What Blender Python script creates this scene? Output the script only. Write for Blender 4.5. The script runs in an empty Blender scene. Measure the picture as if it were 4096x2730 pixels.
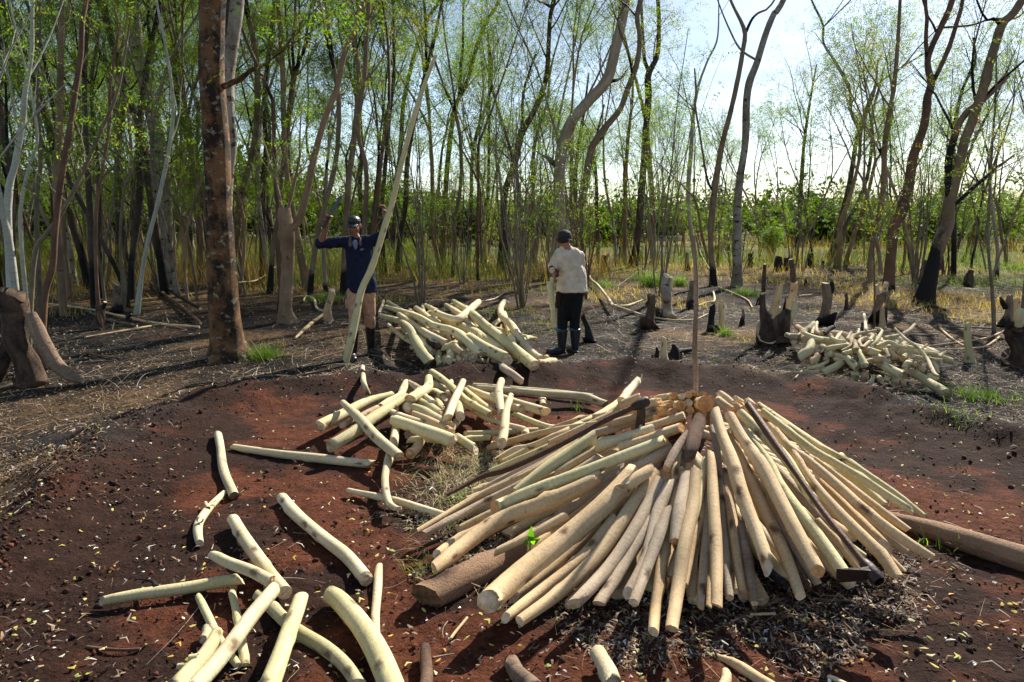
import bpy, bmesh, math, random
import numpy as np
from mathutils import Vector, Matrix
R_ = math.radians
scene = bpy.context.scene
COL = scene.collection
rnd = random.Random(7)
# ------------------------------------------------------------------ camera, sky, sun, exposure
CAM_H, PITCH, FPX = 1.6, R_(9.6), 2731.0
cd = bpy.data.cameras.new("camera"); cam = bpy.data.objects.new("camera", cd); COL.objects.link(cam)
cam.location = (0, 0, CAM_H); cam.rotation_euler = (R_(90) - PITCH, 0, 0)
cd.sensor_width = 36; cd.lens = 36 * FPX / 4096; cd.clip_end = 2000; cd.clip_start = 0.05
scene.camera = cam
SUN_AZ = math.atan2(0.52, 0.85)      # clockwise from +Y (ahead, to the right)
SUN_EL = R_(38)
w = bpy.data.worlds.new("World"); scene.world = w; w.use_nodes = True
nt = w.node_tree; nt.nodes.clear()
out = nt.nodes.new("ShaderNodeOutputWorld"); bg = nt.nodes.new("ShaderNodeBackground")
sky = nt.nodes.new("ShaderNodeTexSky"); sky.sky_type = 'NISHITA'; sky.sun_disc = False
sky.sun_elevation = SUN_EL; sky.sun_rotation = SUN_AZ; sky.air_density = 1.0; sky.dust_density = 0.5
tc = nt.nodes.new("ShaderNodeTexCoord"); mp = nt.nodes.new("ShaderNodeMapping"); mp.inputs[3].default_value = (1.2, 1.2, 5)
nz = nt.nodes.new("ShaderNodeTexNoise"); nz.inputs['Scale'].default_value = 1.6; nz.inputs['Detail'].default_value = 7; nz.inputs['Distortion'].default_value = .4
rp = nt.nodes.new("ShaderNodeValToRGB"); rp.color_ramp.elements[0].position = .38; rp.color_ramp.elements[0].color = (.08,)*3 + (1,); rp.color_ramp.elements[1].position = .7; rp.color_ramp.elements[1].color = (.62,)*3 + (1,)
mx = nt.nodes.new("ShaderNodeMix"); mx.data_type = 'RGBA'
cl = nt.nodes.new("ShaderNodeMix"); cl.data_type = 'RGBA'; cl.blend_type = 'ADD'; cl.inputs[0].default_value = 1; cl.inputs[7].default_value = (1.3, 1.4, 1.5, 1)
nt.links.new(sky.outputs[0], cl.inputs[6]); gn = nt.nodes.new("ShaderNodeMix"); gn.data_type = 'RGBA'; gn.blend_type = 'MULTIPLY'; gn.inputs[0].default_value = 1; gn.inputs[7].default_value = (2.3, 2.35, 2.45, 1); nt.links.new(cl.outputs[2], gn.inputs[6]); nt.links.new(gn.outputs[2], mx.inputs[7])
nt.links.new(tc.outputs['Generated'], mp.inputs[0]); nt.links.new(mp.outputs[0], nz.inputs['Vector']); nt.links.new(nz.outputs[0], rp.inputs[0])
nt.links.new(rp.outputs[0], mx.inputs[0]); nt.links.new(sky.outputs[0], mx.inputs[6]); nt.links.new(mx.outputs[2], bg.inputs[0])
bg.inputs[1].default_value = 0.05; nt.links.new(bg.outputs[0], out.inputs[0])
sl = bpy.data.lights.new("sun", 'SUN'); sl.energy = 5.0; sl.angle = R_(0.5); sl.color = (1, .94, .83)
so = bpy.data.objects.new("sun", sl); COL.objects.link(so)
sdir = Vector((math.sin(SUN_AZ) * math.cos(SUN_EL), math.cos(SUN_AZ) * math.cos(SUN_EL), math.sin(SUN_EL)))
so.rotation_euler = sdir.to_track_quat('Z', 'Y').to_euler()
scene.view_settings.view_transform = 'Standard'; scene.view_settings.look = 'None'
scene.view_settings.exposure = 1.0; scene.view_settings.gamma = 1
scene.render.engine = 'CYCLES'
scene.cycles.max_bounces = 6; scene.cycles.diffuse_bounces = 3; scene.cycles.glossy_bounces = 2; scene.cycles.transmission_bounces = 3
scene.cycles.use_adaptive_sampling = True; scene.cycles.adaptive_threshold = .02
scene.cycles.sample_clamp_indirect = 6
# ------------------------------------------------------------------ helpers
def sm(e0, e1, x):
    t = np.clip((x - e0) / (e1 - e0), 0, 1); return t * t * (3 - 2 * t)
def _h(ix, iy, s):
    n = (ix * 374761393 + iy * 668265263 + s * 974634777) & 0x7fffffff
    n = ((n ^ (n >> 13)) * 1274126177) & 0x7fffffff
    n = (n ^ (n >> 16)) & 0x7fffffff
    return n / 0x7fffffff
def vn(x, y, s=0):
    x = np.asarray(x, float); y = np.asarray(y, float)
    ix = np.floor(x).astype(np.int64); iy = np.floor(y).astype(np.int64); fx = x - ix; fy = y - iy
    fx = fx * fx * (3 - 2 * fx); fy = fy * fy * (3 - 2 * fy)
    a, b, c, d = _h(ix, iy, s), _h(ix + 1, iy, s), _h(ix, iy + 1, s), _h(ix + 1, iy + 1, s)
    return (a * (1 - fx) + b * fx) * (1 - fy) + (c * (1 - fx) + d * fx) * fy
def fbm(x, y, f, o=4, s=0, g=.5):
    v = 0; a = 1; t = 0
    for i in range(o):
        v = v + a * (vn(np.asarray(x) * f + 17.3 * i, np.asarray(y) * f - 9.1 * i, s + i) - .5); t += a; a *= g; f *= 2.03
    return v / t
POLY = np.array([(-2.45, .6), (-2.5, 2.2), (-2.45, 3.2), (-2.5, 4.0), (-2.85, 5.1), (-2.55, 6.3), (-1.5, 6.75), (-.3, 6.85), (.8, 7.25), (1.7, 7.35), (2.9, 6.2), (3.5, 4.6), (4.3, 2.8), (4.6, .8), (3, -2), (-1, -2)])
def sdf(x, y):
    "signed distance to the red clearing, negative inside"
    x = np.asarray(x, float); y = np.asarray(y, float); n = len(POLY); d = np.full(x.shape, 1e9); ins = np.zeros(x.shape, bool)
    for i in range(n):
        ax, ay = POLY[i]; bx, by = POLY[(i + 1) % n]; ex, ey = bx - ax, by - ay
        t = np.clip(((x - ax) * ex + (y - ay) * ey) / (ex * ex + ey * ey), 0, 1)
        d = np.minimum(d, np.hypot(x - ax - t * ex, y - ay - t * ey))
        c = ((ay > y) != (by > y)); xx = ax + (y - ay) / (by - ay + 1e-12) * ex
        ins ^= (c & (x < xx))
    return np.where(ins, -d, d)
def gh(x, y):
    x = np.asarray(x, float); y = np.asarray(y, float)
    s = sdf(x, y) + fbm(x, y, 1.1, 3, 5) * .5
    r = np.hypot(x, y)
    z = .135 * np.exp(-((s - .12) / .40) ** 2) * (1 + 1.2 * fbm(x, y, 3, 3, 9))
    z = z + fbm(x, y, .5, 3, 1) * .05 * sm(.3, 2, s) + fbm(x, y, 4.0, 4, 2) * (.028 + .055 * np.exp(-((s - .1) / .5) ** 2)) * sm(30, 10, r)
    z = z + fbm(x, y, .045, 2, 3) * .5 * sm(14, 40, r)
    dp = np.hypot(x - 1.09, y - 3.9)
    return z * (1 - .7 * sm(1.7, 1.2, dp))
CROP = dict(A=(0, 0, .595), B=(1348, 0, .595), C=(2696, 0, .595), D=(0, 900, .595), E=(1200, 1100, .5102), F=(1600, 1500, .5102), G=(2400, 1850, .5525), H=(2400, 1500, .340),
            I=(3100, 1797, .4235), J=(0, 1797, .595), K=(3120, 1250, .2975), L=(2300, 900, .38265), M=(2700, 900, .595), N=(0, 700, .5739), Q=(1250, 780, .4464), R=(2130, 880, .3825), S=(1300, 1797, .595), Z=(0, 0, 1.7408))
CP, SP = math.cos(PITCH), math.sin(PITCH)
def ray(px, py):
    a = (px - 2048) / FPX; b = (1365 - py) / FPX
    return np.array([a, CP + b * SP, -SP + b * CP])
CAM = np.array([0, 0, CAM_H])
def cv(c, x, y, w=0):
    o = CROP[c]; return o[0] + x * o[2], o[1] + y * o[2], w * o[2]
def at_Y(px, py, w, Y):
    d = ray(px, py); t = Y / d[1]; return CAM + t * d, w / 2 * t / FPX
def at_z(px, py, w, z):
    d = ray(px, py); t = (z - CAM_H) / min(d[2], -.01); return CAM + t * d, w / 2 * t / FPX
def on_ground(px, py, w=0, up=1.0, lift=0):
    z = 0
    for _ in range(4):
        p, r = at_z(px, py, w, z); z = float(gh(p[0], p[1])) + r * up + lift
    return p, r
def on_surf(px, py, w, hf, lift):
    d = ray(px, py); best = None; bt = 0; prev = None
    for t in np.arange(1.6, 16, .02):
        p = CAM + t * d; g = p[2] - (hf(p[0], p[1]) + lift)
        if best is None or g < best: best = g; bt = t
        if g <= 0: bt = t; break
    return CAM + bt * d, w / 2 * bt / FPX
def pile_h(x, y):
    d = math.hypot(x - 1.09, y - 3.9); return max(0.03, .60 - .385 * d) if d > .15 else .54
def mound(cx, cy, rx, ry, h):
    return lambda x, y: h * max(0, 1 - ((x - cx) / rx) ** 2 - ((y - cy) / ry) ** 2) ** .6 + .03
# ---- meshes
def mesh_raw(name, V, F, UV=None, col=None, smooth=True, mats=(), mi=None):
    V = np.asarray(V, np.float32); F = np.asarray(F, np.int32); k = F.shape[1]
    me = bpy.data.meshes.new(name); me.vertices.add(len(V)); me.vertices.foreach_set("co", V.ravel())
    me.loops.add(F.size); me.loops.foreach_set("vertex_index", F.ravel())
    me.polygons.add(len(F)); me.polygons.foreach_set("loop_start", np.arange(0, F.size, k, dtype=np.int32))
    if mi is not None: me.polygons.foreach_set("material_index", np.asarray(mi, np.int32))
    me.update(calc_edges=True)
    me.polygons.foreach_set("use_smooth", np.full(len(F), smooth, bool))
    if UV is not None:
        u = me.uv_layers.new(name="UVMap"); u.data.foreach_set("uv", np.asarray(UV, np.float32).ravel())
    if col is not None:
        ca = me.color_attributes.new("Col", 'FLOAT_COLOR', 'POINT'); c = np.ones((len(V), 4), np.float32); c[:, :3] = col
        ca.data.foreach_set("color", c.ravel())
    for m in mats: me.materials.append(m)
    me.validate(); return me
def ob(name, me, parent=None, loc=(0, 0, 0)):
    o = bpy.data.objects.new(name, me); COL.objects.link(o); o.location = loc
    if parent is not None: o.parent = parent
    return o
def tag(o, label=None, cat=None, group=None, kind=None):
    if label: o['label'] = label
    if cat: o['category'] = cat
    if group: o['group'] = group
    if kind: o['kind'] = kind
    return o
def crom(P, n):
    P = np.asarray(P, float)
    if len(P) == 2:
        t = np.linspace(0, 1, n)[:, None]; return P[0] * (1 - t) + P[1] * t
    Q = np.vstack([2 * P[0] - P[1], P, 2 * P[-1] - P[-2]]); L = np.r_[0, np.cumsum(np.linalg.norm(np.diff(P[:, :3], axis=0), axis=1))]
    s = np.linspace(0, L[-1], n); o = []
    for v in s:
        i = min(np.searchsorted(L, v, 'right') - 1, len(P) - 2); t = (v - L[i]) / max(L[i + 1] - L[i], 1e-9)
        a, b, c, d = Q[i], Q[i + 1], Q[i + 2], Q[i + 3]
        o.append(.5 * ((2 * b) + (-a + c) * t + (2 * a - 5 * b + 4 * c - d) * t * t + (-a + 3 * b - 3 * c + d) * t ** 3))
    return np.array(o)
def frames(P):
    T = np.gradient(P, axis=0); T /= np.linalg.norm(T, axis=1)[:, None] + 1e-12
    n = np.cross(T[0], (0, 0, 1)); n = n if np.linalg.norm(n) > .1 else np.cross(T[0], (1, 0, 0)); n /= np.linalg.norm(n)
    N = []
    for t in T:
        n = n - t * n.dot(t); n /= np.linalg.norm(n) + 1e-12; N.append(n)
    N = np.array(N); return T, N, np.cross(T, N)
def tube(P, rad, sides=8, rough=0., seed=0, knots=(), cuts=(None, None), flute=None):
    P = np.asarray(P, float); rad = np.asarray(rad, float); n = len(P); T, N, B = frames(P)
    a = np.linspace(0, 2 * np.pi, sides, endpoint=False); L = np.r_[0, np.cumsum(np.linalg.norm(np.diff(P, axis=0), axis=1))]
    rr = rad[:, None] * np.ones((1, sides))
    if rough:
        rr = rr * (1 + rough * 2 * fbm(np.cos(a)[None] * 1.2 + L[:, None] * 6 + seed * 3.1, np.sin(a)[None] * 1.2 + L[:, None] * 2 + seed, 1.0, 3, seed))
    for (v0, a0, amp, sg) in knots:
        da = (a[None] - a0 + np.pi) % (2 * np.pi) - np.pi
        rr = rr + amp * np.exp(-((L[:, None] - v0) / sg) ** 2 - (da / .55) ** 2)
    if flute is not None: rr = rr * (1 + flute[0] * np.exp(-L[:, None] / flute[1]) * np.cos(a[None] * flute[2] + flute[3]))
    ring = rr[..., None] * (np.cos(a)[None, :, None] * N[:, None] + np.sin(a)[None, :, None] * B[:, None])
    V = P[:, None] + ring
    for e, idx, sg in ((cuts[0], 0, 1), (cuts[1], n - 1, -1)):
        if e is not None:
            q = ring[idx]; off = e(q, T[idx], N[idx], B[idx], rad[idx]); V[idx] = V[idx] + sg * off[:, None] * T[idx]
    i = np.arange(n - 1)[:, None] * sides; j = np.arange(sides)[None]; j2 = (j + 1) % sides
    F = np.stack([i + j, i + j2, i + sides + j2, i + sides + j], -1).reshape(-1, 4)
    ru = rad.mean() * 2 * np.pi
    u0 = np.broadcast_to(j / sides * ru, (n - 1, sides)); u1 = np.broadcast_to((j + 1) / sides * ru, (n - 1, sides)); v0 = np.broadcast_to(L[:-1, None], (n - 1, sides)); v1 = np.broadcast_to(L[1:, None], (n - 1, sides))
    UV = np.stack([np.stack([u0, v0], -1), np.stack([u1, v0], -1), np.stack([u1, v1], -1), np.stack([u0, v1], -1)], 2).reshape(-1, 2)
    return V.reshape(-1, 3), F, UV
def join(parts):
    V, F, U, o = [], [], [], 0
    for p in parts: V.append(p[0]); F.append(p[1] + o); U.append(p[2]); o += len(p[0])
    return np.vstack(V), np.vstack(F), np.vstack(U)
def cutter(rg, slope=None):
    ang = rg.uniform(0, 6.28); s1 = rg.uniform(.25, 1.25) if slope is None else slope; s2 = rg.uniform(-.2, .9); k = rg.random() * 9
    def f(q, T, N, B, r):
        x = (q @ N) * math.cos(ang) + (q @ B) * math.sin(ang); y = -(q @ N) * math.sin(ang) + (q @ B) * math.cos(ang)
        return s1 * (x + r) + s2 * np.maximum(0, -x) + .35 * s2 * np.abs(y) + .10 * r * np.sin(x / r * 7 + k) * np.cos(y / r * 5 - k)
    return f
# ------------------------------------------------------------------ materials
def newmat(name, rough=.8):
    m = bpy.data.materials.new(name); m.use_nodes = True; n = m.node_tree; b = n.nodes['Principled BSDF']; b.inputs['Roughness'].default_value = rough
    b.inputs['Specular IOR Level'].default_value = .25
    return m, n, b
def N_(n, t, **k):
    x = n.nodes.new("ShaderNode" + t)
    for a, v in k.items():
        if a.startswith('_'): setattr(x, a[1:], v)
        else: x.inputs[a.replace('__', ' ')].default_value = v
    return x
def ramp(n, src, stops, inter='LINEAR'):
    r = n.nodes.new("ShaderNodeValToRGB"); cr = r.color_ramp; cr.interpolation = inter
    while len(cr.elements) < len(stops): cr.elements.new(.5)
    for e, (p, c) in zip(cr.elements, stops): e.position = p; e.color = (*c, 1) if len(c) == 3 else c
    n.links.new(src, r.inputs[0]); return r.outputs[0]
def mixc(n, f, a, b, mode='MIX'):
    m = n.nodes.new("ShaderNodeMix"); m.data_type = 'RGBA'; m.blend_type = mode
    for s, v in ((0, f), (6, a), (7, b)):
        if isinstance(v, (int, float)): m.inputs[s].default_value = v
        elif isinstance(v, tuple): m.inputs[s].default_value = (*v, 1)
        else: n.links.new(v, m.inputs[s])
    return m.outputs[2]
def bark(name, base, alt, spot, patch=3., spots=.55, lines=.5, bump=.35, char=None, rough=.75, spotscale=14, vary=.25, scars=0., bd=.012, lo=.36, hi=.6):
    "bark over a UV in metres: broad patches, lichen or knot spots, cross lines, optional burnt foot"
    m, n, b = newmat(name, rough); L = n.links.new
    uv = n.nodes.new("ShaderNodeUVMap"); oi = n.nodes.new("ShaderNodeObjectInfo")
    ad = N_(n, "VectorMath", _operation='ADD'); sc = N_(n, "VectorMath", _operation='SCALE'); sc.inputs[3].default_value = 13.7
    cmb = n.nodes.new("ShaderNodeCombineXYZ"); L(oi.outputs['Random'], cmb.inputs[0]); L(oi.outputs['Random'], cmb.inputs[1]); L(cmb.outputs[0], sc.inputs[0])
    L(uv.outputs[0], ad.inputs[0]); L(sc.outputs[0], ad.inputs[1]); v = ad.outputs[0]
    m0 = N_(n, "Mapping"); m0.inputs[3].default_value = (1.15, .6, 1); L(v, m0.inputs[0]); n1 = N_(n, "TexNoise", Scale=patch, Detail=7., Roughness=.68); L(m0.outputs[0], n1.inputs['Vector'])
    c = ramp(n, n1.outputs[0], [(lo, alt), (hi, base)])
    m1 = N_(n, "Mapping"); m1.inputs[3].default_value = (1.2, 9, 1); L(v, m1.inputs[0])
    n2 = N_(n, "TexNoise", Scale=6., Detail=5., Roughness=.7); L(m1.outputs[0], n2.inputs['Vector'])
    c = mixc(n, lines, c, mixc(n, 1., c, ramp(n, n2.outputs[0], [(.32, (.42, .38, .34)), (.46, (.95,) * 3), (.7, (1.12,) * 3)]), 'MULTIPLY'))
    n3 = N_(n, "TexNoise", Scale=spotscale, Detail=4., Roughness=.6); L(v, n3.inputs['Vector'])
    c = mixc(n, ramp(n, n3.outputs[0], [(spots, (0, 0, 0)), (spots + .05, (1, 1, 1))]), c, spot)
    if scars:
        m5 = N_(n, "Mapping"); m5.inputs[3].default_value = (1.0, .55, 1); L(v, m5.inputs[0]); nd = N_(n, "TexNoise", Scale=30., Detail=3.); L(v, nd.inputs['Vector']); ds = mixc(n, .035, m5.outputs[0], nd.outputs[1])
        v5 = N_(n, "TexVoronoi", _voronoi_dimensions='2D', Scale=scars); L(ds, v5.inputs['Vector']); c = mixc(n, ramp(n, v5.outputs[0], [(.05, (1, 1, 1)), (.09, (.55,) * 3), (.15, (0, 0, 0))]), c, tuple(q * .6 for q in spot))
        m6 = N_(n, "Mapping"); m6.inputs[3].default_value = (9, .7, 1); L(v, m6.inputs[0]); n6 = N_(n, "TexNoise", Scale=3., Detail=6., Roughness=.7); L(m6.outputs[0], n6.inputs['Vector']); c = mixc(n, ramp(n, n6.outputs[0], [(.56, (0, 0, 0)), (.72, (.65,) * 3)]), c, spot)
    n4 = N_(n, "TexNoise", Scale=75., Detail=5., Roughness=.75); L(v, n4.inputs['Vector'])
    c = mixc(n, .5, c, mixc(n, 1., c, ramp(n, n4.outputs[0], [(.32, (.55,) * 3), (.5, (1,) * 3), (.7, (1.3,) * 3)]), 'MULTIPLY'))
    c = mixc(n, 1., c, ramp(n, oi.outputs['Random'], [(0, (1 - vary, 1 - vary, 1 - vary)), (.5, (1, .97, .94)), (1, (1 + vary * .5,) * 3)]), 'MULTIPLY')
    if char is not None:
        sp = n.nodes.new("ShaderNodeSeparateXYZ"); L(uv.outputs[0], sp.inputs[0])
        ma = N_(n, "Math", _operation='MULTIPLY_ADD'); L(n1.outputs[0], ma.inputs[0]); ma.inputs[1].default_value = char * 1.8; L(sp.outputs[1], ma.inputs[2])
        dv = N_(n, "Math", _operation='DIVIDE'); L(ma.outputs[0], dv.inputs[0]); dv.inputs[1].default_value = char * 2
        c = mixc(n, ramp(n, dv.outputs[0], [(.82, (1, 1, 1)), (.95, (0, 0, 0))]), c, (.012, .010, .009))
    L(c, b.inputs['Base Color'])
    bp = N_(n, "Bump", Strength=bump, Distance=bd); mh2 = N_(n, "Math", _operation='MULTIPLY_ADD'); L(n2.outputs[0], mh2.inputs[0]); mh2.inputs[1].default_value = lines; L(n1.outputs[0], mh2.inputs[2]); mxh = N_(n, "Math", _operation='ADD'); L(mh2.outputs[0], mxh.inputs[0]); L(n4.outputs[0], mxh.inputs[1]); L(mxh.outputs[0], bp.inputs['Height']); L(bp.outputs[0], b.inputs['Normal'])
    return m
def plain(name, col, rough=.8, nscale=30., amp=.25, bump=.2, metal=0., spec=.25):
    m, n, b = newmat(name, rough); b.inputs['Metallic'].default_value = metal; b.inputs['Specular IOR Level'].default_value = spec
    tcx = n.nodes.new("ShaderNodeTexCoord"); nz = N_(n, "TexNoise", Scale=nscale, Detail=5.); n.links.new(tcx.outputs['Object'], nz.inputs['Vector'])
    c = mixc(n, 1., (*col,), ramp(n, nz.outputs[0], [(.3, (1 - amp,) * 3), (.7, (1 + amp,) * 3)]), 'MULTIPLY')
    n.links.new(c, b.inputs['Base Color']); bp = N_(n, "Bump", Strength=bump, Distance=.01); n.links.new(nz.outputs[0], bp.inputs['Height']); n.links.new(bp.outputs[0], b.inputs['Normal'])
    return m
def attrmat(name, rough=.8, transl=0., nscale=0.):
    m, n, b = newmat(name, rough); at = n.nodes.new("ShaderNodeAttribute"); at.attribute_name = "Col"; c = at.outputs[0]
    n.links.new(c, b.inputs['Base Color'])
    if transl:
        t = n.nodes.new("ShaderNodeBsdfTranslucent"); c2 = mixc(n, 1., c, (1.55, 1.85, .42), 'MULTIPLY'); n.links.new(c2, t.inputs[0])
        ms = n.nodes.new("ShaderNodeMixShader"); ms.inputs[0].default_value = transl; n.links.new(b.outputs[0], ms.inputs[1]); n.links.new(t.outputs[0], ms.inputs[2])
        n.links.new(ms.outputs[0], n.nodes['Material Output'].inputs[0])
    return m
MT = {}
MT['log_green'] = bark('pale_green_bark', (.61, .53, .30), (.50, .44, .215), (.30, .24, .13), 5, .70, .2, .3, scars=6.5, vary=.22)
MT['log_tan'] = bark('dry_tan_bark', (.66, .48, .265), (.50, .345, .185), (.24, .13, .06), 5, .69, .2, .4, scars=6.5, vary=.22)
MT['log_cream'] = bark('cream_bark', (.66, .56, .36), (.49, .40, .22), (.32, .22, .12), 4, .72, .2, .3, scars=6.5, vary=.12)
MT['log_grey'] = bark('greyish_dry_bark', (.52, .41, .285), (.37, .28, .19), (.19, .12, .07), 5, .68, .2, .5, scars=6.5, vary=.2)
MT['log_brown'] = bark('weathered_brown_wood', (.19, .115, .075), (.09, .05, .033), (.30, .22, .16), 6, .66, .9, .8, rough=.85)
MT['log_old'] = bark('weathered_grey_wood', (.36, .26, .18), (.17, .11, .075), (.06, .035, .025), 3, .66, .9, .9, rough=.85)
MT['log_weather'] = bark('weathered_orange_wood', (.44, .28, .17), (.28, .165, .10), (.10, .055, .035), 4, .66, .05, .9, rough=.85, scars=2.5, bd=.03)
MT['log_char'] = bark('charred_wood', (.022, .018, .017), (.010, .009, .009), (.05, .045, .042), 8, .62, .9, 1., rough=.7)
MT['handle'] = bark('handle_wood', (.12, .052, .026), (.06, .026, .015), (.035, .018, .012), 9, .66, .6, .4, rough=.55)
def cutmat(name, a, bcol):
    m, n, b = newmat(name, .85); tcx = n.nodes.new("ShaderNodeTexCoord"); oi = n.nodes.new("ShaderNodeObjectInfo")
    nz = N_(n, "TexNoise", Scale=22., Detail=6., Roughness=.7); n.links.new(tcx.outputs['Object'], nz.inputs['Vector'])
    c = ramp(n, nz.outputs[0], [(.34, bcol), (.52, a), (.75, tuple(min(.9, q * 1.15) for q in a))])
    c = mixc(n, 1., c, ramp(n, oi.outputs['Random'], [(0, (.72, .66, .62)), (.6, (1, 1, 1))]), 'MULTIPLY')
    n.links.new(c, b.inputs['Base Color']); bp = N_(n, "Bump", Strength=.6, Distance=.008); n.links.new(nz.outputs[0], bp.inputs['Height']); n.links.new(bp.outputs[0], b.inputs['Normal'])
    return m
MT['cut'] = cutmat('fresh_cut_wood', (.66, .52, .35), (.40, .26, .14))
MT['cut_orange'] = cutmat('orange_cut_wood', (.66, .36, .15), (.36, .16, .06))
MT['cut_dark'] = cutmat('old_cut_wood', (.13, .08, .05), (.03, .02, .015))
MT['t_brown'] = bark('brown_mottled_bark', (.29, .145, .06), (.04, .024, .015), (.36, .32, .22), 5., .58, .4, .9, spotscale=13, bd=.03, lo=.44, hi=.57)
MT['t_pale'] = bark('pale_lichen_bark', (.42, .38, .30), (.19, .14, .09), (.06, .042, .03), 3.5, .57, .5, .7, spotscale=7, bd=.02)
MT['t_smooth'] = bark('smooth_grey_bark', (.43, .37, .28), (.28, .20, .13), (.12, .09, .06), 2., .68, .5, .4, spotscale=9, char=.35)
MT['t_tan'] = bark('tan_bark', (.33, .23, .14), (.15, .10, .06), (.06, .04, .03), 2., .66, .4, .5, spotscale=6)
MT['t_dark'] = bark('dark_bark', (.10, .075, .055), (.045, .033, .026), (.20, .18, .12), 2., .64, .5, .9, spotscale=12, char=1.2)
MT['t_char'] = bark('burnt_foot_bark', (.30, .22, .14), (.14, .10, .06), (.05, .035, .025), 2.5, .62, .5, .8, spotscale=9, char=.8)
MT['t_char_high'] = bark('high_burnt_bark', (.33, .23, .13), (.20, .13, .075), (.05, .035, .025), 2.5, .63, .5, .8, spotscale=9, char=1.5)
MT['t_rust'] = bark('rusty_dark_bark', (.19, .10, .06), (.085, .05, .033), (.25, .2, .14), 3, .64, .5, .8, spotscale=9, char=.3)
MT['stem_white'] = bark('whitish_stem_bark', (.45, .45, .38), (.33, .33, .25), (.18, .14, .09), 5, .70, .6, .3)
MT['stem_grey'] = bark('grey_stem_bark', (.24, .22, .17), (.16, .13, .09), (.30, .28, .22), 5, .68, .5, .3)
MT['stem_olive'] = bark('olive_stem_bark', (.20, .17, .11), (.12, .09, .055), (.28, .25, .18), 5, .68, .5, .3)
MT['stem_rust'] = bark('rusty_stem_bark', (.20, .11, .065), (.10, .06, .038), (.25, .2, .14), 5, .68, .5, .3)
MT['stump'] = bark('stump_bark', (.26, .19, .125), (.13, .085, .055), (.05, .035, .025), 6, .62, .6, .7, char=.25)
MT['stump_dark'] = bark('dark_stump_bark', (.13, .085, .055), (.025, .018, .014), (.2, .15, .1), 6, .66, .7, 1., rough=.9)
MT['leaf'] = attrmat('leaf', .5, .6)
MT['litter'] = attrmat('dry_litter', .75, .12)
MT['grass'] = attrmat('grass_blade', .6, .4)
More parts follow.
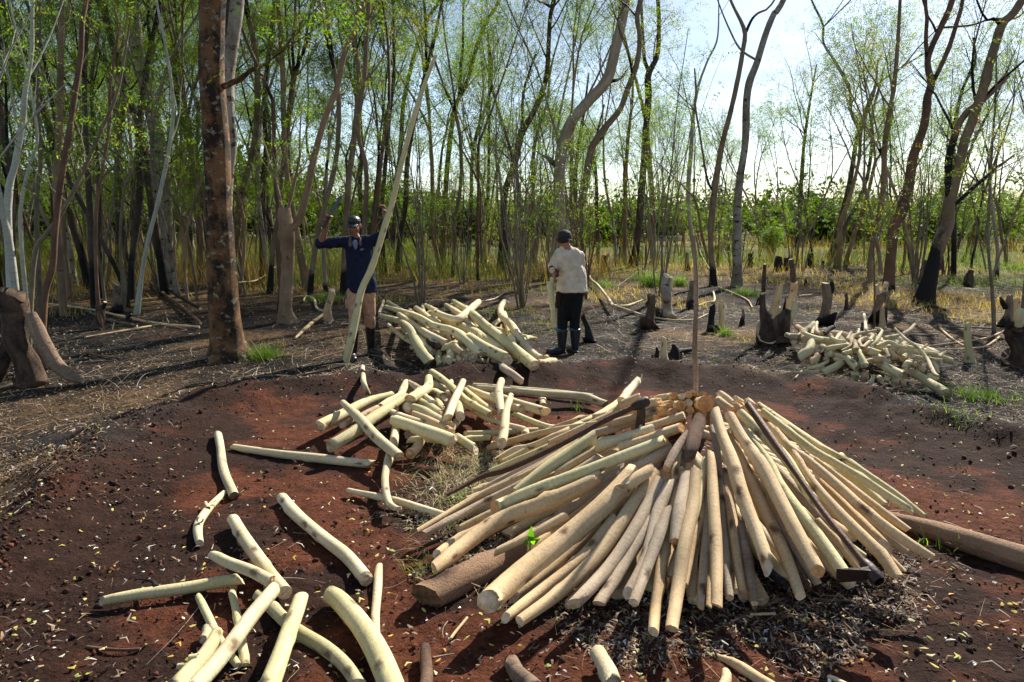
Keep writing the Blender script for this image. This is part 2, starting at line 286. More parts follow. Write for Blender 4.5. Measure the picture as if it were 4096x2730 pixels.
# ------------------------------------------------------------------ ground
def build_ground():
    n = 600; b = 6.6; a = 1.12
    u = np.linspace(-1, 1, n); g = a * np.sinh(b * u) ; xs = g + .7; ys = g + 3.4
    X, Y = np.meshgrid(xs, ys); x = X.ravel(); y = Y.ravel(); z = gh(x, y)
    s = sdf(x, y) + fbm(x, y, 1.3, 4, 21) * .9
    r = np.hypot(x, y)
    red = np.array([.092, .029, .014]); red2 = np.array([.028, .013, .009]); ash = np.array([.022, .019, .018]); grey = np.array([.070, .064, .062])
    lit = np.array([.048, .028, .019]); straw = np.array([.14, .085, .042]); grn = np.array([.060, .070, .024]); char = np.array([.016, .014, .013])
    def mixv(A, B, t): return A * (1 - t[:, None]) + B * t[:, None]
    f1 = fbm(x, y, 2.2, 5, 31) ; f2 = fbm(x, y, .8, 4, 41); f3 = fbm(x, y, 7, 4, 51)
    C = mixv(np.tile(red, (len(x), 1)), red2, sm(-.10, .13, f1 * 1.0 + f3 * .4 - .02 + .3 * sm(-1.1, 0, s)))
    outc = mixv(np.tile(ash, (len(x), 1)), lit, sm(-.1, .14, f2 + .25 * f1 + .12 * sm(3.5, 9, s) - .09))
    outc = mixv(outc, np.tile(grey, (len(x), 1)), sm(.08, .2, f1) * sm(3.5, .6, s) * .8)
    outc = mixv(outc, np.tile(char, (len(x), 1)), sm(-.04, .10, fbm(x, y, 1.1, 4, 61)) * .85 * sm(7, 2.5, s))
    outc = mixv(outc, np.tile(straw, (len(x), 1)), sm(-.1, .15, fbm(x, y, .5, 4, 71) + .30 * sm(4.5, 15, s) - .19))
    outc = mixv(outc, np.tile(grn, (len(x), 1)), sm(-.06, .1, fbm(x, y, .16, 4, 81) + .18 * sm(14, 45, s) - .09) * sm(6, 18, s))
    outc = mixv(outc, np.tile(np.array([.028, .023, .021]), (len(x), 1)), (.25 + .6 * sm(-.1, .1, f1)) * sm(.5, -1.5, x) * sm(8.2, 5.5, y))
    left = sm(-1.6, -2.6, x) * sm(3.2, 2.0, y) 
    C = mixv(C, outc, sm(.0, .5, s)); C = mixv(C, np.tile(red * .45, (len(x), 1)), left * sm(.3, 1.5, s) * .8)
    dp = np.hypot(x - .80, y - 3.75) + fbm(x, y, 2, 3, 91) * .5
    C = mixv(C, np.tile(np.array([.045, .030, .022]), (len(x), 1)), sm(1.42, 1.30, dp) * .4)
    z = z + fbm(x, y, 14, 2, 101) * .028 * sm(6.5, 3.5, r) + fbm(x, y, 5, 2, 102) * .022 * sm(9, 5, r)
    i = np.arange(n - 1); I, J = np.meshgrid(i, i); q = (J * n + I).ravel(); F = np.stack([q, q + 1, q + n + 1, q + n], -1)
    m, nn, bs = newmat('forest_soil', .95); bs.inputs['Specular IOR Level'].default_value = .12
    at = nn.nodes.new("ShaderNodeAttribute"); at.attribute_name = "Col"; tcx = nn.nodes.new("ShaderNodeTexCoord"); L = nn.links.new
    n1 = N_(nn, "TexNoise", Scale=45., Detail=8., Roughness=.75); n2 = N_(nn, "TexNoise", Scale=11., Detail=6., Roughness=.65); n3 = N_(nn, "TexVoronoi", Scale=70.)
    for k in (n1, n2, n3): L(tcx.outputs['Object'], k.inputs['Vector'])
    c = mixc(nn, 1., at.outputs[0], ramp(nn, n1.outputs[0], [(.3, (.45,) * 3), (.5, (1,) * 3), (.72, (1.7, 1.6, 1.5))]), 'MULTIPLY')
    c = mixc(nn, 1., c, ramp(nn, n2.outputs[0], [(.3, (.6,) * 3), (.65, (1.3,) * 3)]), 'MULTIPLY')
    L(c, bs.inputs['Base Color'])
    b1 = N_(nn, "Bump", Strength=.8, Distance=.02); L(n1.outputs[0], b1.inputs['Height']); b2 = N_(nn, "Bump", Strength=.6, Distance=.05); L(n2.outputs[0], b2.inputs['Height']); L(b1.outputs[0], b2.inputs['Normal'])
    b3 = N_(nn, "Bump", Strength=.4, Distance=.008); L(n3.outputs[0], b3.inputs['Height']); L(b2.outputs[0], b3.inputs['Normal']); L(b3.outputs[0], bs.inputs['Normal'])
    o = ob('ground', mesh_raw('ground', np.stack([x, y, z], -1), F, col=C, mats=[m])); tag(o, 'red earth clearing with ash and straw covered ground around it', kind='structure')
build_ground()
rng = np.random.default_rng(11)
def pieces(name, x, y, Ln, Wd, colr, tilt=.35, curl=.4, lift=.006, mat='litter', kind='stuff', label=None):
    "small curled strips lying on the ground: 6 verts, 4 faces each"
    n = len(x); z = gh(x, y) + lift; th = rng.uniform(0, 2 * np.pi, n); t1 = rng.normal(0, tilt, n)
    d = np.stack([np.cos(th) * np.cos(t1), np.sin(th) * np.cos(t1), np.sin(t1)], -1)
    s = np.stack([-np.sin(th), np.cos(th), rng.normal(0, tilt, n)], -1); s /= np.linalg.norm(s, axis=1)[:, None]
    nr = np.cross(d, s); nr *= np.sign(nr[:, 2:3] + 1e-9); c = np.stack([x, y, z + np.abs(t1) * Ln * .35], -1)
    L_ = Ln[:, None]; W_ = Wd[:, None]; cu = (rng.uniform(0, curl, n) * Ln)[:, None]; side = (rng.normal(0, curl * .6, n) * Ln)[:, None]
    V = np.stack([c - d * L_ / 2 - s * W_ * .25, c - d * L_ / 2 + s * W_ * .25, c - s * W_ / 2 + nr * cu * .5 + s * side, c + s * W_ / 2 + nr * cu * .5 + s * side, c + d * L_ / 2 - s * W_ * .12, c + d * L_ / 2 + s * W_ * .12], 1)
    b = (np.arange(n) * 6)[:, None]; F = np.concatenate([b + np.array([[0, 2, 3, 1]]), b + np.array([[2, 4, 5, 3]])], 0)
    col = np.repeat(colr, 6, axis=0)
    o = ob(name, mesh_raw(name, V.reshape(-1, 3), F, col=col, smooth=False, mats=[MT[mat]])); tag(o, label, kind=kind); return o
def pal(cols, n, jit=.25):
    c = np.array(cols)[rng.integers(0, len(cols), n)]; return c * rng.uniform(1 - jit, 1 + jit, (n, 1))
def view_samples(n, y0, y1, pw=1.0, margin=1.12):
    "points in the camera's fan, dense near (uniform on screen)"
    t = rng.uniform(0, 1, n) ** pw; y = 1 / (1 / y0 + t * (1 / y1 - 1 / y0)); x = rng.uniform(-1, 1, n) * (y * .76 + .35) * margin; return x, y
# leaf litter round the stack and on the outer ground
x, y = view_samples(230000, 1.7, 18, .85); s = sdf(x, y) + fbm(x, y, 1.3, 4, 21) * .9; dp = np.hypot(x - .80, y - 3.75) + fbm(x, y, 2.5, 3, 92) * .8
cl_ = sm(-.12, .12, fbm(x, y, 3.1, 4, 63)); p = .014 * (.2 + 2 * cl_) + (.3 + .7 * cl_) * .95 * sm(.0, .9, s) * (1 - .45 * sm(.0, .18, fbm(x, y, 1.1, 4, 61))) + .5 * sm(1.45, 1.34, dp)
k = rng.uniform(0, 1, len(x)) < p; x, y = x[k], y[k]; r = np.hypot(x, y)
n = len(x); pieces('leaf_litter', x, y, rng.gamma(2.2, .0085, n) * (1 + r * .05) + .003, rng.uniform(.003, .010, n) * (1 + r * .09), pal([(.16, .10, .07), (.25, .19, .14), (.10, .06, .04), (.34, .26, .18), (.06, .035, .025), (.03, .022, .02), (.30, .19, .11), (.22, .12, .06), (.07, .05, .04), (.05, .04, .035), (.26, .17, .09), (.55, .50, .44), (.03, .025, .022)], n), .35, .5)
x, y = view_samples(1100, 1.7, 14, .75); s = sdf(x, y); n = len(x)
pieces('fallen_yellow_leaves', x, y, rng.uniform(.014, .032, n), rng.uniform(.008, .016, n), pal([(.62, .55, .16), (.5, .42, .08), (.55, .52, .28), (.35, .4, .1), (.6, .35, .06)], n), .25, .4, .01)
x, y = view_samples(600, 1.7, 10, .8); n = len(x)
pieces('wood_chips', x, y, rng.uniform(.006, .024, n), rng.uniform(.005, .014, n), pal([(.7, .62, .5), (.6, .5, .38), (.75, .72, .66)], n), .5, .5, .008)
# straw and dead grass lying about
def straw(name, x, y, Ln, Wd, colr, up=.15, segs=3, mat='litter', bend=.5, label=None):
    n = len(x); z = gh(x, y); th = rng.uniform(0, 2 * np.pi, n); el = np.clip(rng.normal(up, .25 if up < .8 else .2, n), .0, 1.5)
    h = np.stack([np.cos(th), np.sin(th), 0 * th], -1); s = np.stack([-np.sin(th), np.cos(th), 0 * th], -1)
    P = [np.stack([x, y, z], -1)]; e = el.copy(); bt = rng.uniform(.1, bend, n); tw = rng.normal(0, .3, n)
    for i in range(segs):
        stp = (Ln / segs)[:, None]; hd = h * np.cos(e)[:, None] + s * (tw * i / segs)[:, None]; P.append(P[-1] + stp * (hd + np.array([0, 0, 1]) * np.sin(e)[:, None])); e = e - bt
    P = np.stack(P, 1); zz = gh(P[..., 0].ravel(), P[..., 1].ravel()).reshape(P.shape[:2]) + .006; P[..., 2] = np.maximum(P[..., 2], zz)
    wv = Wd[:, None] * np.linspace(1, .25, segs + 1)[None]
    A = P - s[:, None] * wv[..., None] / 2; B = P + s[:, None] * wv[..., None] / 2 + np.array([0, 0, 1]) * wv[..., None] * .3
    V = np.stack([A, B], 2).reshape(n, -1, 3); m = V.shape[1]; b = (np.arange(n) * m)[:, None]
    F = np.concatenate([b + np.array([[2 * i, 2 * i + 1, 2 * i + 3, 2 * i + 2]]) for i in range(segs)], 0)
    o = ob(name, mesh_raw(name, V.reshape(-1, 3), F, col=np.repeat(colr, m, axis=0), smooth=False, mats=[MT[mat]])); tag(o, label, kind='stuff'); return o
STR = [(.36, .23, .11), (.27, .16, .08), (.42, .31, .17), (.17, .09, .05), (.32, .17, .07), (.10, .07, .05), (.06, .04, .03)]
x, y = view_samples(60000, 3., 26, 1.0); s = sdf(x, y); r = np.hypot(x, y); f = fbm(x, y, .55, 4, 71) + .2 * sm(3, 14, s)
k = rng.uniform(0, 1, len(x)) < sm(.15, 1.4, s) * (.22 + .78 * sm(-.12, .14, f)) * (1 - .6 * sm(0, -1.5, x) * sm(7.5, 5, y)); x, y, r = x[k], y[k], r[k]; n = len(x)
straw('dry_straw', x, y, rng.uniform(.05, .22, n) * (1 + r * .02), .0022 + r * .00035, pal(STR, n), .12, 3)
x, y = view_samples(9000, 2.1, 6.5, 1.0); dp = np.hypot(x - .80, y - 3.75); s = sdf(x, y); k = (rng.uniform(0, 1, len(x)) < .5 * sm(1.58, 1.4, dp) * sm(.2, .8, dp) + .008 + .35 * sm(-.2, .5, s)); x, y = x[k], y[k]; n = len(x)
straw('dead_grass_stalks', x, y, rng.uniform(.04, .16, n), rng.uniform(.0015, .003, n), pal(STR, n), .15, 3)
# dead-grass tussock at the left edge of the stack
n = 1600; x = rng.normal(-.28, .20, n); y = rng.normal(4.25, .38, n); straw('straw_tussock', x, y, rng.uniform(.04, .15, n), np.full(n, .003), pal([(.5, .42, .25), (.42, .33, .18), (.34, .36, .14)], n), .5, 3)
n = 700; x = rng.normal(.18, .16, n); y = rng.normal(3.2, .10, n); straw('trapped_straw', x, y, rng.uniform(.05, .14, n), np.full(n, .003), pal([(.5, .40, .25), (.42, .30, .18)], n), .4, 3)
x, y = view_samples(9000, 6.5, 32, 1.0); s = sdf(x, y); k = (rng.uniform(0, 1, len(x)) < sm(.2, 1.2, s) * (.1 + .9 * sm(-.02, .16, fbm(x, y, .5, 3, 141)))); x, y = x[k], y[k]; r = np.hypot(x, y); n = len(x)
straw('twig_litter', x, y, rng.gamma(2., .22, n) + .08, .004 + r * .0005, pal([(.36, .28, .19), (.26, .18, .12), (.18, .12, .08), (.42, .35, .26), (.10, .07, .05), (.06, .04, .03)], n), .05, 5, bend=.12)
x, y = view_samples(5000, 1.8, 7, 1.0); s = sdf(x, y); k = rng.uniform(0, 1, len(x)) < sm(-.1, .8, s) * .5 + .03; x, y = x[k], y[k]; n = len(x)
straw('twig_litter_near', x, y, rng.gamma(2., .045, n) + .03, rng.uniform(.002, .006, n), pal([(.42, .34, .24), (.24, .16, .10), (.14, .09, .06), (.5, .43, .33)], n), .04, 5, bend=.15)
# grass further back
x, y = view_samples(60000, 9, 75, .9, 1.2); s = sdf(x, y); r = np.hypot(x, y); f = fbm(x, y, .35, 4, 111) + .30 * sm(5, 20, s) - .09
k = rng.uniform(0, 1, len(x)) < sm(-.03, .12, f); x, y, r = x[k], y[k], r[k]; n = len(x)
g = sm(-.01, .14, fbm(x, y, .16, 4, 81) + .06 * sm(14, 45, r))[:, None]; c = pal([(.52, .34, .14), (.44, .26, .11), (.54, .42, .20), (.36, .19, .08)], n) * (1 - g) + pal([(.17, .20, .05), (.26, .26, .07), (.12, .15, .035)], n) * g
straw('tall_grass', x, y, rng.uniform(.08, .32, n) * np.clip(r / 20, .6, 1.5), .003 + r * .00045, c, 1.05, 3, 'grass', .45)
# rusty dead brush, 1 m and more, in the middle distance
x, y = view_samples(44000, 17, 85, .8, 1.2); r = np.hypot(x, y); f = fbm(x, y, .14, 4, 121); k = rng.uniform(0, 1, len(x)) < sm(-.06, .12, f + .05 * (x < 8)); x, y, r = x[k], y[k], r[k]; n = len(x)
gg = sm(-.02, .1, fbm(x, y, .22, 4, 131))[:, None]; bc = pal([(.28, .13, .06), (.34, .17, .08), (.24, .15, .09), (.4, .28, .16), (.18, .12, .06)], n) * (1 - gg) + pal([(.10, .14, .03), (.16, .18, .05), (.07, .09, .025)], n) * gg
straw('rusty_dead_brush', x, y, rng.uniform(.4, 1.4, n), .004 + r * .0003, bc, 1.2, 3, 'grass', .18)
# soil clods on the raised rim
def clods(name, n, x, y, sz, colr):
    o8 = np.array([(1, 0, 0), (-1, 0, 0), (0, 1, 0), (0, -1, 0), (0, 0, 1), (0, 0, -1)], float); V = o8[None] * sz[:, None, None] * rng.uniform(.55, 1.2, (n, 6, 1)) + rng.normal(0, .15, (n, 6, 3)) * sz[:, None, None]
    V += np.stack([x, y, gh(x, y) + sz * .2], -1)[:, None]; f8 = np.array([(0, 2, 4), (2, 1, 4), (1, 3, 4), (3, 0, 4), (2, 0, 5), (1, 2, 5), (3, 1, 5), (0, 3, 5)])
    F = ((np.arange(n) * 6)[:, None, None] + f8[None]).reshape(-1, 3); tag(ob(name, mesh_raw(name, V.reshape(-1, 3), F, col=np.repeat(colr, 6, axis=0), mats=[MT['litter_soil']])), kind='stuff')
MT['litter_soil'] = attrmat('soil_crumb', .95)
x, y = view_samples(80000, 1.7, 9, .8); s = sdf(x, y) + fbm(x, y, 1.1, 3, 5) * .5; k = rng.uniform(0, 1, len(x)) < .08 + (.8 * (x < .5) + .15) * np.exp(-((s - .1) / .35) ** 2) + .3 * sm(-1.5, -2.5, x) * sm(3.5, 2, y); x, y = x[k], y[k]; n = len(x)
clods('soil_clods', n, x, y, np.minimum(rng.gamma(1.6, .003, n) + .0015, .02), pal([(.10, .035, .02), (.05, .022, .015), (.075, .028, .016), (.03, .018, .014)], n))
x, y = view_samples(14000, 1.8, 9, .85); s = sdf(x, y) + fbm(x, y, 1.1, 3, 5) * .5; k = rng.uniform(0, 1, len(x)) < .015 + .20 * np.exp(-((s - .15) / .3) ** 2) * (x < 0); x, y = x[k], y[k]; n = len(x)
clods('soil_lumps', n, x, y, rng.uniform(.008, .03, n) * rng.uniform(.4, 1, n), pal([(.085, .03, .017), (.05, .021, .014), (.035, .018, .013)], n))
# green tufts
def tuft(cx, cy, h, spread, nb, cols, label, wd=.006):
    x = cx + rng.normal(0, spread, nb); y = cy + rng.normal(0, spread, nb)
    o = straw('grass_tuft', x, y, rng.uniform(.5, 1, nb) * h, np.full(nb, wd), pal(cols, nb), 1.15, 4, 'grass', .5, None)
    o['kind'] = 'thing'; tag(o, label, 'grass tuft', 'grass tufts'); return o
GR = [(.12, .20, .03), (.18, .26, .05), (.10, .16, .03)]
for (c, px, py, h, sp, nb, lb) in [('L', 810, 650, .75, .14, 420, 'tall bright green grass tuft beside the mottled cut stump'), ('L', 1100, 640, .5, .10, 200, 'smaller green grass tuft between the mottled stump and the upright pole'),
        ('L', 330, 650, .3, .12, 150, 'low green tuft behind the long pale fallen branch'), ('L', 1800, 740, .35, .16, 220, 'low green tuft behind the upright cut branches'), ('L', 1570, 1160, .28, .05, 60, 'small green sprig in front of the pinkish cut stump'),
        ('D', 1770, 900, .28, .10, 300, 'green grass tuft right of the thick brown tree foot'), ('M', 2010, 1160, .16, .16, 320, 'fine dark green tuft at right of the far log pile'), ('M', 1900, 1305, .08, .12, 120, 'flat green patch on the ash below the far log pile'),
        ('D', 2200, 510, .3, .22, 300, 'light green grass patch left of the man in the navy shirt'), ('D', 930, 590, .45, .04, 40, 'broad bright green blades in front of the leaning grey stem'), ('Q', 130, 800, .25, .10, 120, 'dark green tuft behind the tan leaning stump'),
        ('D', 1210, 130, 1.2, .5, 420, 'big yellow green grass clump beside the mottled white trunk'), ('Q', 860, 520, 1.3, .5, 420, 'big green grass clump right of the man holding the pole'), ('M', 1500, 300, .5, .3, 240, 'bright green grass behind the forked stump'), ('M', 2310, 300, .45, .25, 220, 'bright green grass clump near the right edge'), ('M', 820, 790, .2, .06, 70, 'small green sprig beside the far log pile'), ('M', 340, 750, .2, .06, 60, 'thin green sprig left of the big sprouting stump')]:
    P, _ = on_ground(*cv(c, px, py)[:2]); tuft(P[0], P[1], h, sp, nb, GR, lb, .004 + P[1] * .0004)
for (c, px, py, h, sp, nb, lb) in [('E', 2180, 1060, .14, .05, 36, 'thin green grass blades on the red soil behind the stack'), ('F', 440, 1170, .12, .06, 50, 'green blades growing through the left edge of the stack'), ('F', 480, 980, .10, .08, 70, 'short green blades under the hoe handle tip'), ('F', 170, 1530, .12, .05, 40, 'green blades at the left foot of the big tan log'), ('G', 1090, 860, .16, .02, 14, 'tiny green vine sprig at the front foot of the stack'), ('I', 1500, 930, .16, .05, 14, 'yellow wiry blades before the long grey log')]:
    P, _ = on_ground(*cv(c, px, py)[:2]); tuft(P[0], P[1], h, sp, nb, GR, lb, .005)
# ------------------------------------------------------------------ logs
def cap(P, rad, seed, which, cutf, sides, rough, kn):
    pass
def make_log(name, pts, rads, mat, cutm='cut', seed=0, sides=12, label=None, cat='log', group=None, kn=None, rough=.035, ends=(1, 1), slope=None):
    rg = random.Random(seed * 7 + 3); pr = np.hstack([np.asarray(pts), np.asarray(rads)[:, None]])
    Lt = np.linalg.norm(np.diff(pr[:, :3], axis=0), axis=1).sum(); n = int(min(44, max(8, Lt / .045)))
    S = crom(pr, n); P = S[:, :3]; r = np.maximum(S[:, 3], .3 * S[:, 3].mean())
    tt = np.linspace(0, 1, n); wob = (.35 if group is None or 'stack' not in group else .14) * r.mean()
    for ax in range(3): P[:, ax] += wob * np.sin(tt * rg.uniform(3, 7) + rg.uniform(0, 6)) * np.sin(tt * np.pi) * rg.uniform(.3, 1) * (.5 if ax == 2 else 1)
    r = r * (1 + .018 * np.sin(tt * Lt * rg.uniform(9, 16) + rg.random() * 6))
    if kn is None: kn = rg.randint(1, 3) + int(Lt * 1.5)
    K = [(rg.uniform(.08, .92) * Lt, rg.uniform(0, 6.28), r.mean() * rg.uniform(.14, .42), rg.uniform(.010, .026)) for _ in range(kn)]
    cf = [cutter(rg, slope) if ends[i] else None for i in (0, 1)]
    V, F, UV = tube(P, r, sides, rough, seed, K, cf)
    org = P.mean(0); root = ob(name, mesh_raw(name, V - org, F, UV, mats=[MT[mat]]), None, org); tag(root, label, cat, group)
    T, N, B = frames(P); V3 = V.reshape(n, sides, 3)
    for e, idx, sg in ((0, 0, 1), (1, n - 1, -1)):
        ring = V3[idx]; c0 = P[idx]; q = ring - c0; q = q - (q @ T[idx])[:, None] * T[idx]
        rows = []
        for f in (1.0, .6, .25):
            qq = q * f; off = cf[e](qq, T[idx], N[idx], B[idx], r[idx]) if cf[e] else np.zeros(sides)
            rows.append(c0 + qq + sg * off[:, None] * T[idx])
        rows[0] = ring; off = cf[e](np.zeros((1, 3)), T[idx], N[idx], B[idx], r[idx])[0] if cf[e] else 0
        CV = np.vstack(rows + [(c0 + sg * off * T[idx])[None]]); CF = []
        for k2 in range(2):
            for j in range(sides): CF.append((k2 * sides + j, k2 * sides + (j + 1) % sides, (k2 + 1) * sides + (j + 1) % sides)); CF.append((k2 * sides + j, (k2 + 1) * sides + (j + 1) % sides, (k2 + 1) * sides + j))
        for j in range(sides): CF.append((2 * sides + j, 2 * sides + (j + 1) % sides, 3 * sides))
        CF = np.array(CF) if e == 1 else np.array(CF)[:, ::-1]
        ob('cut_face', mesh_raw('cut_face', CV - org, CF, smooth=False, mats=[MT[cutm]]), root)
    return root
ORD = 'first second third fourth fifth sixth seventh eighth ninth tenth eleventh twelfth thirteenth fourteenth fifteenth sixteenth seventeenth eighteenth nineteenth twentieth'.split()
def ordn(i):
    if i < 20: return ORD[i]
    t = ['twenty', 'thirty', 'forty', 'fifty', 'sixty', 'seventy'][(i + 1) // 10 - 2]; u = (i + 1) % 10
    return {'twenty': 'twentieth', 'thirty': 'thirtieth', 'forty': 'fortieth', 'fifty': 'fiftieth', 'sixty': 'sixtieth', 'seventy': 'seventieth'}[t] if u == 0 else t + '-' + ORD[u - 1]
CN = dict(log_green='greenish pale', log_tan='dry tan', log_cream='cream white', log_grey='greyish dry', log_brown='brown weathered', log_old='grey weathered', log_char='charred black')
def conv(c0, pts, placer):
    P, Rr = [], []
    for q in pts:
        c = c0
        if isinstance(q[0], str): c = q[0]; q = q[1:]
        p, r = placer(*cv(c, *q[:3])); P.append(p); Rr.append(r)
    return np.array(P), np.array(Rr)
def ground_clear(P, Rr):
    g = gh(P[:, 0], P[:, 1]); P[:, 2] = np.maximum(P[:, 2], g + Rr * .85); return P
